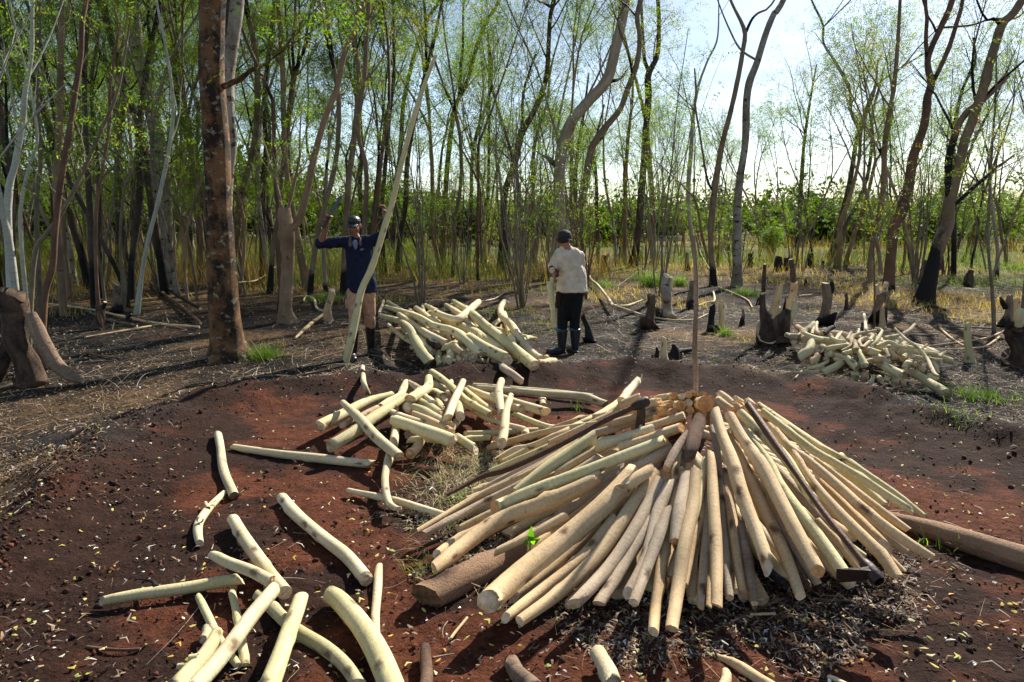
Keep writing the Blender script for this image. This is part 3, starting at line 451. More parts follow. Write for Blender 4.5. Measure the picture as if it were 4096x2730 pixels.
# ---- the leaning stack: crop letter, layer, bark, cut colour, points from foot to top
PILE = [
 ('F', 0, 'log_tan', 'cut', [(1070, 480, 50), (1290, 400, 50), (1450, 330, 58)]),
 ('F', 1, 'log_tan', 'cut', [(730, 675, 30), (900, 590, 62), (1050, 560, 62), (1400, 400, 62), (1720, 240, 66)]),
 ('F', 1, 'log_green', 'cut_orange', [(800, 680, 34), (1280, 440, 44), (1560, 310, 50), (1740, 205, 60)]),
 ('F', 2, 'log_tan', 'cut_orange', [(1150, 540, 40), (1500, 380, 46), (1900, 195, 66)]),
 ('F', 1, 'log_green', 'cut', [(690, 760, 34), (1000, 630, 42), (1400, 450, 40)]),
 ('F', 1, 'log_grey', 'cut', [(640, 900, 50), (1050, 690, 60), (1390, 540, 52)]),
 ('F', 1, 'log_grey', 'cut', [(570, 970, 50), (1000, 760, 60), (1450, 500, 56)]),
 ('F', 2, 'log_tan', 'cut', [(130, 1230, 44), (600, 960, 52), (1000, 775, 55), (1380, 530, 50)]),
 ('F', 2, 'log_grey', 'cut', [(180, 1250, 52), (600, 1030, 60), (1000, 830, 62), (1340, 620, 58)]),
 ('F', 3, 'log_green', 'cut_orange', [(890, 930, 70), (1200, 700, 100), (1550, 475, 110)]),
 ('F', 3, 'log_tan', 'cut_orange', [(1650, 385, 64), (1850, 330, 60), (2040, 275, 62)]),
 ('F', 2, 'log_grey', 'cut', [(1400, 500, 66), (1700, 410, 66), (1910, 335, 60)]),
 ('F', 3, 'log_tan', 'cut', [(1850, 430, 60), (2040, 380, 62), (2250, 310, 66)]),
 ('F', 4, 'log_cream', 'cut', [(1530, 560, 95), (1750, 500, 90), (2010, 420, 88)]),
 ('F', 4, 'log_tan', 'cut_orange', [(1700, 580, 78), (1950, 500, 75), (2240, 400, 75)]),
 ('F', 2, 'log_tan', 'cut', [(1180, 800, 55), (1540, 590, 70), (1680, 520, 60)]),
 ('F', 2, 'log_grey', 'cut', [(1230, 840, 50), (1450, 720, 66), (1600, 620, 80)]),
 ('F', 4, 'log_green', 'cut_orange', [(700, 1060, 105), (1000, 925, 95), (1400, 775, 95), (1800, 620, 92), (2130, 490, 85)]),
 ('F', 1, 'log_tan', 'cut', [(450, 1220, 72), (700, 1100, 72), (1000, 960, 60)]),
 ('F', 1, 'log_tan', 'cut', [(270, 1420, 70), (430, 1310, 78), (720, 1150, 62)]),
 ('F', 3, 'log_tan', 'cut', [(240, 1540, 100), (500, 1340, 122), (800, 1130, 130), (1100, 1020, 130), (1400, 890, 130), (1620, 770, 104)]),
 ('F', 2, 'log_grey', 'cut', [(1700, 800, 90), (1950, 680, 100), (2110, 560, 105)]),
 ('S', 4, 'log_tan', 'cut', [(1060, 1060, 160), (1300, 850, 155), (1600, 600, 145), (1900, 350, 138), (2110, 110, 112)]),
 ('S', 3, 'log_tan', 'cut', [(1130, 700, 52), (1400, 570, 62), (1640, 440, 62)]),
 ('S', 5, 'log_tan', 'cut', [(1970, 290, 86), (2100, 190, 84), (2220, 115, 62)]),
 ('S', 0, 'log_tan', 'cut', [(1250, 1010, 60), (1600, 740, 80), (1870, 500, 76), (2080, 300, 70)]),
 ('S', 2, 'log_tan', 'cut', [(1190, 1155, 64), (1450, 950, 82), (1760, 700, 88), (1960, 450, 85)]),
 ('S', 3, 'log_tan', 'cut', [(1290, 1170, 76), (1600, 940, 90), (1850, 700, 92), (2060, 400, 92), (2230, 140, 78)]),
 ('S', 1, 'log_tan', 'cut', [(1610, 1065, 60), (1780, 880, 60), (1930, 620, 60)]),
 ('S', 3, 'log_grey', 'cut', [(1650, 1070, 86), (1900, 800, 92), (2100, 500, 88), (2250, 210, 84)]),
 ('S', 2, 'log_grey', 'cut', [(1820, 1070, 80), (2000, 800, 84), (2180, 500, 84), (2270, 330, 74)]),
 ('G', 3, 'log_grey', 'cut', [(180, 980, 74), (330, 700, 82), (430, 330, 92), (530, 110, 84)]),
 ('G', 4, 'log_grey', 'cut', [(235, 1040, 76), (330, 780, 84), (420, 560, 86), (500, 310, 56)]),
 ('G', 2, 'log_tan', 'cut', [(385, 1240, 78), (400, 1060, 80), (440, 750, 86), (500, 470, 74), (550, 180, 74), ('H', 900, 1070, 104)]),
 ('G', 4, 'log_grey', 'cut_orange', [(535, 600, 74), (575, 350, 92), (630, 50, 80)]),
 ('G', 4, 'log_tan', 'cut', [(515, 1230, 96), (560, 950, 98), (610, 600, 102), (670, 300, 96), (690, 50, 78)]),
 ('G', 1, 'log_tan', 'cut', [(500, 850, 54), (560, 640, 56)]),
 ('G', 2, 'log_tan', 'cut', [(605, 900, 62), (650, 650, 82), (720, 400, 72), (740, 250, 50)]),
 ('G', 0, 'log_tan', 'cut', [(662, 990, 52), (680, 740, 52), (720, 300, 50)]),
 ('G', 2, 'log_grey', 'cut', [(725, 1060, 54), (750, 750, 62), (770, 400, 54), (765, 110, 36)]),
 ('G', 3, 'log_green', 'cut', [(660, 480, 50), (720, 260, 54), (760, 0, 52), ('H', 1270, 900, 60)]),
 ('G', 1, 'log_tan', 'cut', [(785, 1060, 44), (795, 700, 44), (800, 300, 44)]),
 ('G', 4, 'log_tan', 'cut', [(845, 1070, 82), (845, 700, 88), (830, 400, 86), (805, 0, 68), ('H', 1290, 890, 76)]),
 ('G', 2, 'log_grey', 'cut', [(940, 1000, 62), (910, 700, 62), (885, 450, 54), (865, 100, 52), ('H', 1350, 720, 90), ('H', 1285, 590, 84)]),
 ('G', 0, 'log_tan', 'cut', [(985, 940, 46), (955, 700, 46), (920, 300, 46)]),
 ('G', 2, 'log_tan', 'cut', [(1040, 960, 66), (990, 650, 78), (940, 300, 76), (900, 50, 62)]),
 ('G', 3, 'log_old', 'cut', [(1120, 1040, 52), (1070, 700, 72), (1020, 400, 56)]),
 ('G', 5, 'log_tan', 'cut', [(1235, 800, 96), (1140, 520, 98), (1020, 200, 104), (960, 0, 98), ('H', 1430, 700, 132), ('H', 1340, 400, 122)]),
 ('G', 3, 'log_tan', 'cut', [(1455, 980, 74), (1330, 650, 88), (1170, 300, 92), (1060, 50, 76), ('H', 1500, 650, 84)]),
 ('G', 5, 'log_tan', 'cut_orange', [(1595, 820, 102), (1420, 500, 106), (1250, 180, 108), (1150, 0, 112), ('H', 1700, 780, 132), ('H', 1510, 450, 122)]),
 ('G', 4, 'log_green', 'cut', [(1800, 860, 106), (1620, 600, 104), (1430, 350, 102), (1290, 150, 92), (1220, 0, 76), ('H', 1700, 640, 74)]),
 ('G', 2, 'log_tan', 'cut', [(1910, 820, 54), (1700, 560, 62), (1550, 400, 62)]),
 ('G', 1, 'log_grey', 'cut', [(1590, 900, 62), (1400, 620, 66), (1240, 350, 66), (1120, 120, 66)]),
 ('G', 1, 'log_grey', 'cut', [(1830, 660, 66), (1600, 400, 72), (1350, 130, 76), (1250, 20, 70)]),
 ('G', 1, 'log_brown', 'cut', [(1510, 930, 62), (1380, 680, 64), (1200, 380, 64)]),
 ('G', 2, 'log_char', 'cut_dark', [(1380, 915, 66), (1250, 810, 62), (1130, 700, 60)]),
 ('H', 5, 'log_green', 'cut', [('I', 430, 560, 68), ('I', 290, 400, 84), (2200, 1000, 126), (1900, 690, 120), (1640, 440, 112)]),
 ('I', 5, 'log_tan', 'cut', [(1185, 1260, 116), (1000, 1000, 114), (700, 700, 108), (450, 430, 92), (280, 200, 78), (150, 0, 68), ('H', 1960, 560, 70)]),
 ('I', 2, 'log_tan', 'cut', [(1235, 1180, 64), (1050, 1000, 64), (850, 800, 60)]),
 ('I', 3, 'log_tan', 'cut', [(1075, 960, 104), (850, 730, 104), (600, 480, 92), (400, 280, 74)]),
 ('I', 5, 'log_tan', 'cut', [(1490, 1030, 86), (1250, 880, 104), (900, 620, 104), (600, 350, 98), (300, 100, 90), (150, 0, 82), ('H', 2050, 640, 88)]),
 ('I', 4, 'log_tan', 'cut_orange', [(1270, 775, 66), (1050, 620, 84), (800, 430, 80), (600, 270, 64), (350, 80, 56)]),
 ('I', 4, 'log_green', 'cut', [(1350, 620, 72), (1050, 430, 78), (800, 270, 82), (550, 120, 82), (350, 0, 80), ('H', 1880, 400, 78)]),
 ('I', 2, 'log_green', 'cut', [(1420, 640, 46), (1150, 430, 64), (850, 230, 72), (620, 60, 64), (480, 0, 56), ('H', 1870, 345, 56)]),
 ('I', 1, 'log_green', 'cut', [(1060, 550, 70), (800, 330, 70), (600, 200, 60)]),
 ('I', 0, 'log_grey', 'cut', [(1260, 990, 84), (1000, 790, 84), (700, 560, 80)]),
 ('H', 4, 'log_cream', 'cut', [(250, 310, 104), (350, 180, 100), (455, 55, 82)]),
 ('H', 4, 'log_tan', 'cut_orange', [(200, 380, 90), (350, 310, 96), (500, 265, 110)]),
 ('H', 4, 'log_tan', 'cut_orange', [(380, 440, 90), (560, 350, 110), (740, 310, 116)]),
 ('H', 2, 'log_green', 'cut_orange', [(600, 300, 76), (860, 245, 84)]),
 ('H', 5, 'log_brown', 'cut_dark', [(1040, 1020, 110), (1080, 850, 160), (1130, 650, 180), (1180, 490, 132)]),
 ('H', 5, 'log_old', 'cut_orange', [(770, 1130, 92), (900, 880, 108), (1050, 650, 70)]),
 ('H', 4, 'log_old', 'cut', [(960, 1120, 60), (1000, 900, 66)]),
 ('H', 4, 'log_tan', 'cut_orange', [(1620, 400, 74), (1500, 290, 92), (1380, 205, 92)]),
 ('H', 5, 'log_tan', 'cut_orange', [(1580, 430, 84), (1450, 340, 90), (1360, 260, 74)]),
 ('H', 4, 'log_tan', 'cut_orange', [(1680, 420, 80), (1540, 320, 76)]),
 ('H', 5, 'log_tan', 'cut_orange', [(1850, 400, 84), (1700, 290, 92)]),
]
feet = []
for (c, lay, m, cm, pts) in PILE:
    L0 = .035 * lay
    P, Rr = conv(c, pts, lambda px, py, w: on_surf(px, py, w, pile_h, L0))
    P = ground_clear(P, Rr); feet.append((P, Rr, m, cm))
ordl = sorted(range(len(PILE)), key=lambda i: math.atan2(-(feet[i][0][0][1] - 5.6), feet[i][0][0][0] - 1.09) * -1)
rank = {i: k for k, i in enumerate(ordl)}
for i, (P, Rr, m, cm) in enumerate(feet):
    th = 'thick' if Rr.max() > .066 else 'thin' if Rr.max() < .04 else 'medium'
    Ln = np.linalg.norm(P[-1] - P[0]); sh = 'short' if Ln < .55 else 'long'
    make_log('log', P, Rr, m, cm, seed=100 + i, sides=14, group='logs leaning in the conical stack', label=f'{th} {sh} {CN[m]} log, {ordn(rank[i])} from left around the leaning stack')
for i in range(42):
    rg = random.Random(i + 900); an = R_(-200 + 220 * (i + .5) / 42) + rg.uniform(-.03, .03); r1 = rg.uniform(1.05, 1.22); r0 = rg.uniform(.12, .35); r = rg.uniform(.024, .042); ca, sa = math.cos(an), math.sin(an)
    pr_ = [(.92 + ca * q_, 3.8 + sa * q_) for q_ in (r1, (r1 + r0) / 2, r0)]; P = np.array([(x_, y_, max(r * 1.02, pile_h(x_, y_) - .10)) for x_, y_ in pr_]); P = ground_clear(P, np.array([r] * 3))
    make_log('log', P, np.array([r, r, r * .85]), rg.choice(['log_tan', 'log_tan', 'log_grey', 'log_green', 'log_cream']), 'cut', 3000 + i, 10, 'log in the under layer of the stack, seen only through its gaps', 'log', 'under layer logs of the stack', 2)
# rear logs whose cut ends look over the top of the stack
REAR = [(930, 370, 130, 'cut_orange'), (1040, 335, 96, 'cut'), (1235, 345, 190, 'cut_orange'), (1035, 245, 90, 'cut_orange'), (1090, 220, 70, 'cut_orange'), (820, 335, 70, 'cut_orange'), (850, 450, 100, 'cut_orange'), (870, 255, 84, 'cut_orange'), (960, 262, 70, 'cut'), (1210, 260, 110, 'cut_orange'),
        (1300, 280, 70, 'cut_orange'), (640, 520, 90, 'cut_orange'), (450, 430, 90, 'cut_orange'), (1650, 360, 84, 'cut_orange'), (1060, 420, 90, 'cut_orange'), (780, 390, 80, 'cut_orange'), (1600, 280, 60, 'cut'), (170, 560, 90, 'cut')]
for i, (hx, hy, ww, cm) in enumerate(REAR):
    px, py, wf = cv('H', hx, hy, ww); rg = random.Random(i); top, r = on_surf(px, py, wf, pile_h, .09)
    an = R_(90) - (hx - 1000) / 800 * R_(55) + rg.uniform(-.15, .15); Ln = rg.uniform(1.15, 1.45); foot = np.array([1.09 + math.cos(an) * (Ln + .1), 3.9 + math.sin(an) * (Ln + .1), r * 1.1])
    mid = (foot * .5 + top * .5) + np.array([0, 0, .03]); top2 = top + (top - foot) * .02
    make_log('log', [foot, mid, top2], [r * 1.1, r, r], 'log_green' if i in (8, 1) else 'log_tan', cm, seed=300 + i, group='logs leaning in the conical stack', slope=rg.uniform(0, .4),
             label=f'{"wide" if ww > 100 else "small"} {"pale" if cm == "cut" else "orange"} cut end atop the stack, {ordn(sorted(q[0] for q in REAR).index(hx))} from left')
# ---- loose logs on the red soil
LOOSE = [
 ('curved cream log standing out alone near the left rim of the clearing', 'log_cream', 'cut_dark', [('D', 1465, 1405, 50), ('J', 1490, 60, 56), ('J', 1530, 200, 62), ('J', 1578, 325, 62)], 0),
 ('short crooked cream branch with two stubs below the curved cream log', 'log_cream', 'cut', [('J', 1510, 292, 38), ('J', 1400, 400, 54), ('J', 1335, 490, 58), ('J', 1328, 560, 58), ('J', 1345, 640, 50)], 0),
 ('long straight pale log lying alone left of the heap', 'log_cream', 'cut', [('D', 1560, 1492, 42), ('E', 150, 1445, 72), ('E', 600, 1488, 64)], 0),
 ('thick cream log lying diagonally in the middle of the bare red soil', 'log_cream', 'cut', [('J', 1890, 320, 75), ('J', 2010, 450, 82), ('S', 0, 610, 84), ('S', 150, 730, 90), ('S', 290, 890, 96)], 0),
 ('cream log crossing under two others at left, upper end by its shadow', 'log_cream', 'cut', [('J', 1560, 460, 76), ('J', 1700, 680, 88), ('J', 1820, 860, 96), ('J', 1925, 975, 96)], .03),
 ('short cream log with a knot lying across the crossing log', 'log_cream', 'cut', [('J', 1410, 700, 62), ('J', 1600, 790, 76), ('J', 1850, 905, 84)], .08),
 ('long pale log with a forked twig pointing at the left rim', 'log_green', 'cut', [('J', 650, 1030, 60), ('J', 1050, 955, 80), ('J', 1400, 905, 78), ('J', 1660, 868, 74)], .02),
 ('big whitish log leaning on the crossing pair, running to the bottom edge', 'log_cream', 'cut', [('J', 1860, 925, 92), ('J', 1600, 1250, 108), ('J', 1330, 1568, 120), ('J', 1200, 1720, 124)], .12),
 ('thick greenish cream log beside the big whitish one at the bottom edge', 'log_green', 'cut', [('J', 2025, 990, 96), ('J', 1925, 1300, 118), ('J', 1815, 1568, 136), ('J', 1770, 1700, 140)], .06),
 ('curved yellow green log passing beneath the two big ones', 'log_green', 'cut', [('J', 1700, 960, 70), ('J', 1840, 1070, 82), ('J', 2000, 1205, 92), ('S', -10, 1325, 98), ('S', 130, 1450, 96), ('S', 250, 1620, 100)], 0),
 ('thin bent cream stick left of the crossing logs', 'log_green', 'cut', [('J', 1330, 985, 46), ('J', 1400, 1120, 54), ('J', 1480, 1290, 54), ('J', 1610, 1470, 52)], 0),
 ('thin greenish stick beneath the big whitish log', 'log_green', 'cut', [('J', 1550, 935, 46), ('J', 1590, 1100, 54), ('J', 1635, 1350, 62), ('J', 1652, 1480, 60)], 0),
 ('stubby greenish log with side stubs at the bottom edge', 'log_green', 'cut', [('J', 1470, 1210, 76), ('J', 1370, 1390, 100), ('J', 1230, 1568, 130), ('J', 1160, 1680, 134)], .03),
 ('small split cream piece behind the stubby log', 'log_cream', 'cut', [('J', 1400, 1190, 60), ('J', 1360, 1300, 50)], .02),
 ('thickest loose log, bent like a knee, running to the bottom edge', 'log_green', 'cut', [('S', -25, 968, 96), ('S', 60, 985, 118), ('S', 160, 1080, 136), ('S', 260, 1220, 146), ('S', 360, 1400, 158), ('S', 440, 1580, 172), ('S', 490, 1700, 175)], .02),
 ('thin cream stick with a swollen bend touching the thickest loose log', 'log_cream', 'cut', [('S', 365, 775, 44), ('S', 355, 900, 60), ('S', 338, 1100, 58), ('S', 345, 1300, 58), ('S', 350, 1480, 58)], 0),
 ('long thin pale stick pointing at the stack from the left', 'log_cream', 'cut', [('S', 145, 275, 34), ('S', 450, 345, 50), ('S', 820, 450, 50)], .02),
 ('white crooked log standing forward of the heap with a hooked lower end', 'log_cream', 'cut', [('E', 765, 1100, 56), ('E', 720, 1350, 74), ('S', 425, 60, 60), ('S', 400, 200, 50), ('S', 432, 365, 48), ('S', 500, 405, 34)], .06),
 ('brown squared post rising from the bottom edge left of centre', 'log_brown', 'cut', [('S', 680, 1320, 72), ('S', 675, 1450, 84), ('S', 670, 1650, 94)], .02),
 ('mottled brown log rising from the bottom edge at centre', 'log_old', 'cut_dark', [('S', 1215, 1390, 84), ('S', 1330, 1530, 120), ('S', 1440, 1660, 136)], .01),
 ('bright cream log rising from the bottom edge right of centre', 'log_cream', 'cut', [('S', 1830, 1340, 98), ('S', 1890, 1480, 116), ('S', 1950, 1640, 134)], .03),
 ('flaking tan branch with peeling bark at the bottom edge', 'log_tan', 'cut', [('G', 800, 1385, 28), ('G', 1000, 1475, 70), ('G', 1180, 1580, 80), ('G', 1300, 1660, 84)], 0),
 ('rounded cream log end beneath the flaking branch at the bottom edge', 'log_cream', 'cut', [('G', 915, 1510, 66), ('G', 900, 1600, 80), ('G', 890, 1680, 84)], 0),
 ('tip of a pale stick at the bottom edge far right of centre', 'log_cream', 'cut', [('G', 1640, 1548, 28), ('G', 1720, 1578, 40), ('G', 1820, 1630, 46)], 0),
 ('thin upright looking log alone between the man with the pole and the heap', 'log_cream', 'cut', [('E', 490, 720, 34), ('E', 500, 840, 42), ('E', 542, 955, 40)], 0),
 ('grey tan log sloping down from the far heap onto the rim', 'log_grey', 'cut', [('E', 1520, 670, 60), ('E', 1640, 760, 62), ('E', 1765, 860, 62)], .03),
]
for i, (lb, m, cm, pts, lift) in enumerate(LOOSE):
    P, Rr = conv('J', pts, lambda px, py, w: on_ground(px, py, w, 1, lift)); make_log('log', P, Rr, m, cm, seed=400 + i, sides=16, label=lb, group='loose logs on the red soil')
def stub(c, pts, lift, mat='log_green', owner=None, lb=None):
    P, Rr = conv(c, pts, lambda px, py, w: on_ground(px, py, w, 1, lift)); V, F, UV = tube(crom(np.hstack([P, Rr[:, None]]), 8)[:, :3], crom(np.hstack([P, Rr[:, None]]), 8)[:, 3], 8, .08, 3)
    o = ob('branch_stub', mesh_raw('branch_stub', V - np.array(owner.location), F, UV, mats=[MT[mat]]), owner); return o
LG = [o for o in COL.objects if o.get('group') == 'loose logs on the red soil']
def near(lbpart): return next(o for o in LG if lbpart in o['label'])
stub('J', [(1050, 930, 40), (1030, 895, 24), (990, 880, 16), (905, 872, 7)], .05, 'stump', near('forked twig')); stub('J', [(985, 882, 14), (920, 920, 10), (880, 945, 5)], .04, 'stump', near('forked twig'))
stub('J', [(1290, 1450, 60), (1240, 1460, 48), (1195, 1462, 40)], .05, 'log_green', near('stubby')); stub('J', [(1330, 1400, 50), (1270, 1405, 44)], .07, 'log_green', near('stubby')); stub('J', [(1430, 1400, 60), (1420, 1450, 50)], .03, 'log_green', near('stubby'))
stub('J', [(1400, 400, 30), (1380, 362, 24)], .03, 'log_tan', near('crooked cream')); stub('J', [(1350, 480, 40), (1340, 470, 44)], .05, 'log_cream', near('crooked cream'))
# ---- three heaps
HEAPM = [
 (1, 'log_green', [(745, 930, 50), (500, 1010, 76), (130, 1200, 100)]), (1, 'log_green', [(835, 855, 55), (790, 940, 64), (690, 1000, 66), (600, 1060, 60)]), (3, 'log_green', [(840, 945, 60), (600, 1110, 90), (400, 1250, 96), (190, 1375, 92)]),
 (2, 'log_tan', [(640, 1030, 50), (500, 1100, 56), (310, 1195, 46)]), (4, 'log_cream', [(335, 1000, 46), (450, 1110, 76), (600, 1270, 86), (800, 1440, 82)]), (5, 'log_green', [(1010, 805, 60), (1000, 880, 76), (850, 985, 86)]),
 (3, 'log_green', [(960, 900, 80), (890, 980, 80), (825, 1050, 84)]), (2, 'log_cream', [(1185, 835, 40), (1160, 940, 50)]), (5, 'log_cream', [(1280, 830, 50), (1210, 1000, 66), (1150, 1140, 70)]), (5, 'log_cream', [(1580, 830, 56), (1558, 960, 66), (1578, 1090, 62)]),
 (5, 'log_cream', [(1655, 945, 46), (1610, 1130, 70), (1580, 1330, 76)]), (1, 'log_green', [(1360, 870, 45), (1700, 890, 42), (2310, 950, 36)]), (2, 'log_cream', [(1370, 885, 50), (1700, 915, 56), (2180, 950, 70), (2352, 1000, 62), (2420, 1020, 60)]),
 (2, 'log_cream', [(1300, 890, 60), (1500, 970, 70), (1770, 1075, 76)]), (3, 'log_cream', [(1500, 930, 46), (1650, 990, 70), (1950, 1085, 76)]), (3, 'log_green', [(1030, 785, 50), (1200, 880, 56), (1330, 1000, 60), (1500, 1100, 56)]),
 (2, 'log_green', [(1290, 900, 50), (1400, 1000, 56), (1530, 1085, 52)]), (1, 'log_cream', [(1240, 980, 45), (1420, 1100, 50), (1600, 1170, 52), (1755, 1210, 50), (1765, 1250, 62), (1815, 1282, 40)]), (1, 'log_green', [(1650, 1080, 50), (1800, 1140, 50), (1980, 1200, 50), (2090, 1180, 42)]),
 (3, 'log_green', [(860, 1030, 60), (1000, 1080, 76), (1180, 1190, 82)]), (2, 'log_cream', [(700, 1075, 60), (900, 1150, 76), (1190, 1250, 60)]), (4, 'log_green', [(700, 1135, 72), (900, 1190, 100), (1240, 1320, 112)]), (3, 'log_tan', [(880, 1085, 45), (1020, 1140, 60), (1200, 1240, 62)]),
 (1, 'log_green', [(810, 1300, 50), (1000, 1285, 58), (1200, 1300, 60)]), (0, 'log_green', [(1280, 1290, 45), (1500, 1275, 46)]), (2, 'log_green', [(1200, 1250, 60), (1400, 1385, 72)]), (1, 'log_tan', [(950, 1310, 62), (850, 1420, 88)]), (0, 'log_green', [(1280, 1245, 42), (1550, 1235, 50), (1880, 1220, 50)]),
 (3, 'log_cream', [(1230, 1000, 60), (1262, 1120, 76)]), (1, 'log_cream', [(1245, 1120, 50), (1180, 1230, 52)]), (0, 'log_cream', [(1890, 960, 50), (1912, 1030, 52)]), (2, 'log_grey', [(850, 840, 40), (930, 890, 50), (1010, 920, 50)]), (3, 'log_green', [(920, 990, 72), (1130, 1110, 80)]),
 (3, 'log_green', [(1000, 910, 60), (1160, 960, 72)]), (4, 'log_cream', [(960, 930, 50), (1045, 1010, 52)]), (2, 'log_green', [(1050, 980, 56), (1130, 1060, 62)]), (1, 'log_green', [(1100, 880, 50), (1400, 1000, 50)]), (0, 'log_green', [(1000, 870, 50), (1250, 960, 55)])]
HEAPL = [
 (3, 'log_green', [(630, 320, 40), (820, 390, 56), (900, 500, 76), (960, 610, 86), (1040, 710, 88)]), (5, 'log_green', [(670, 250, 32), (900, 320, 50), (1050, 400, 56), (1200, 440, 66), (1330, 540, 76), (1440, 640, 78)]),
 (4, 'log_cream', [(770, 305, 34), (900, 400, 50), (1010, 470, 60), (1150, 540, 62)]), (2, 'log_cream', [(680, 205, 26), (780, 270, 32), (890, 350, 36)]), (0, 'log_green', [(690, 390, 26), (780, 470, 36), (890, 540, 40)]), (2, 'log_green', [(870, 440, 50), (960, 540, 70), (1050, 620, 66)]),
 (3, 'log_cream', [(910, 260, 40), (1000, 330, 50), (1110, 400, 54)]), (6, 'log_cream', [(1050, 290, 50), (1160, 335, 54), (1235, 350, 60), (1310, 290, 60), (1400, 215, 52)]), (3, 'log_green', [(1090, 340, 66), (1300, 420, 78), (1450, 510, 90), (1590, 610, 74)]),
 (5, 'log_green', [(1300, 480, 88), (1450, 570, 96), (1640, 675, 100)]), (4, 'log_cream', [(1140, 235, 30), (1260, 310, 46), (1325, 385, 46)]), (5, 'log_green', [(1200, 205, 32), (1330, 290, 60), (1450, 400, 76), (1600, 520, 86), (1720, 620, 92), (1860, 730, 98)]),
 (3, 'log_cream', [(1600, 210, 40), (1570, 300, 52), (1660, 400, 60), (1740, 530, 70), (1830, 630, 72), (1910, 690, 70)]), (1, 'log_green', [(1600, 300, 42), (1650, 470, 50), (1690, 600, 62), (1700, 740, 72)]), (3, 'log_green', [(1350, 300, 50), (1400, 420, 56), (1500, 520, 56), (1580, 600, 52)]),
 (2, 'log_tan', [(860, 280, 40), (1000, 420, 46), (1080, 500, 50)]), (1, 'log_green', [(1080, 590, 50), (1100, 760, 52)]), (0, 'log_green', [(1130, 640, 60), (1155, 740, 62)]), (3, 'log_green', [(1175, 560, 60), (1165, 680, 62)]), (1, 'log_green', [(1240, 620, 50), (1260, 750, 52)]),
 (3, 'log_green', [(1260, 560, 56), (1320, 690, 46)]), (2, 'log_green', [(1360, 610, 60), (1350, 740, 72)]), (0, 'log_tan', [(1312, 680, 40), (1305, 745, 42)]), (0, 'log_cream', [(1450, 680, 36), (1390, 760, 42)]), (4, 'log_tan', [(1210, 560, 60), (1290, 630, 52)]),
 (4, 'log_green', [(1100, 572, 50), (1265, 540, 62)]), (4, 'log_char', [(1000, 510, 46), (1080, 570, 56)]), (1, 'log_tan', [(1860, 775, 44), (2005, 700, 74)]), (2, 'log_tan', [(1925, 630, 36), (1945, 690, 60)]), (2, 'log_green', [(1010, 300, 50), (1080, 330, 60), (1090, 400, 60)]),
 (1, 'log_green', [(960, 240, 30), (1000, 400, 50), (1180, 520, 55)]), (2, 'log_green', [(980, 240, 36), (1080, 290, 44)]), (1, 'log_tan', [(940, 310, 40), (1150, 470, 50), (1200, 520, 50)]), (2, 'log_green', [(1190, 240, 40), (1340, 400, 50), (1500, 600, 55)]), (0, 'log_green', [(1450, 440, 50), (1600, 560, 60), (1660, 640, 60)]), (1, 'log_grey', [(655, 200, 20), (640, 250, 24), (620, 300, 24)])]
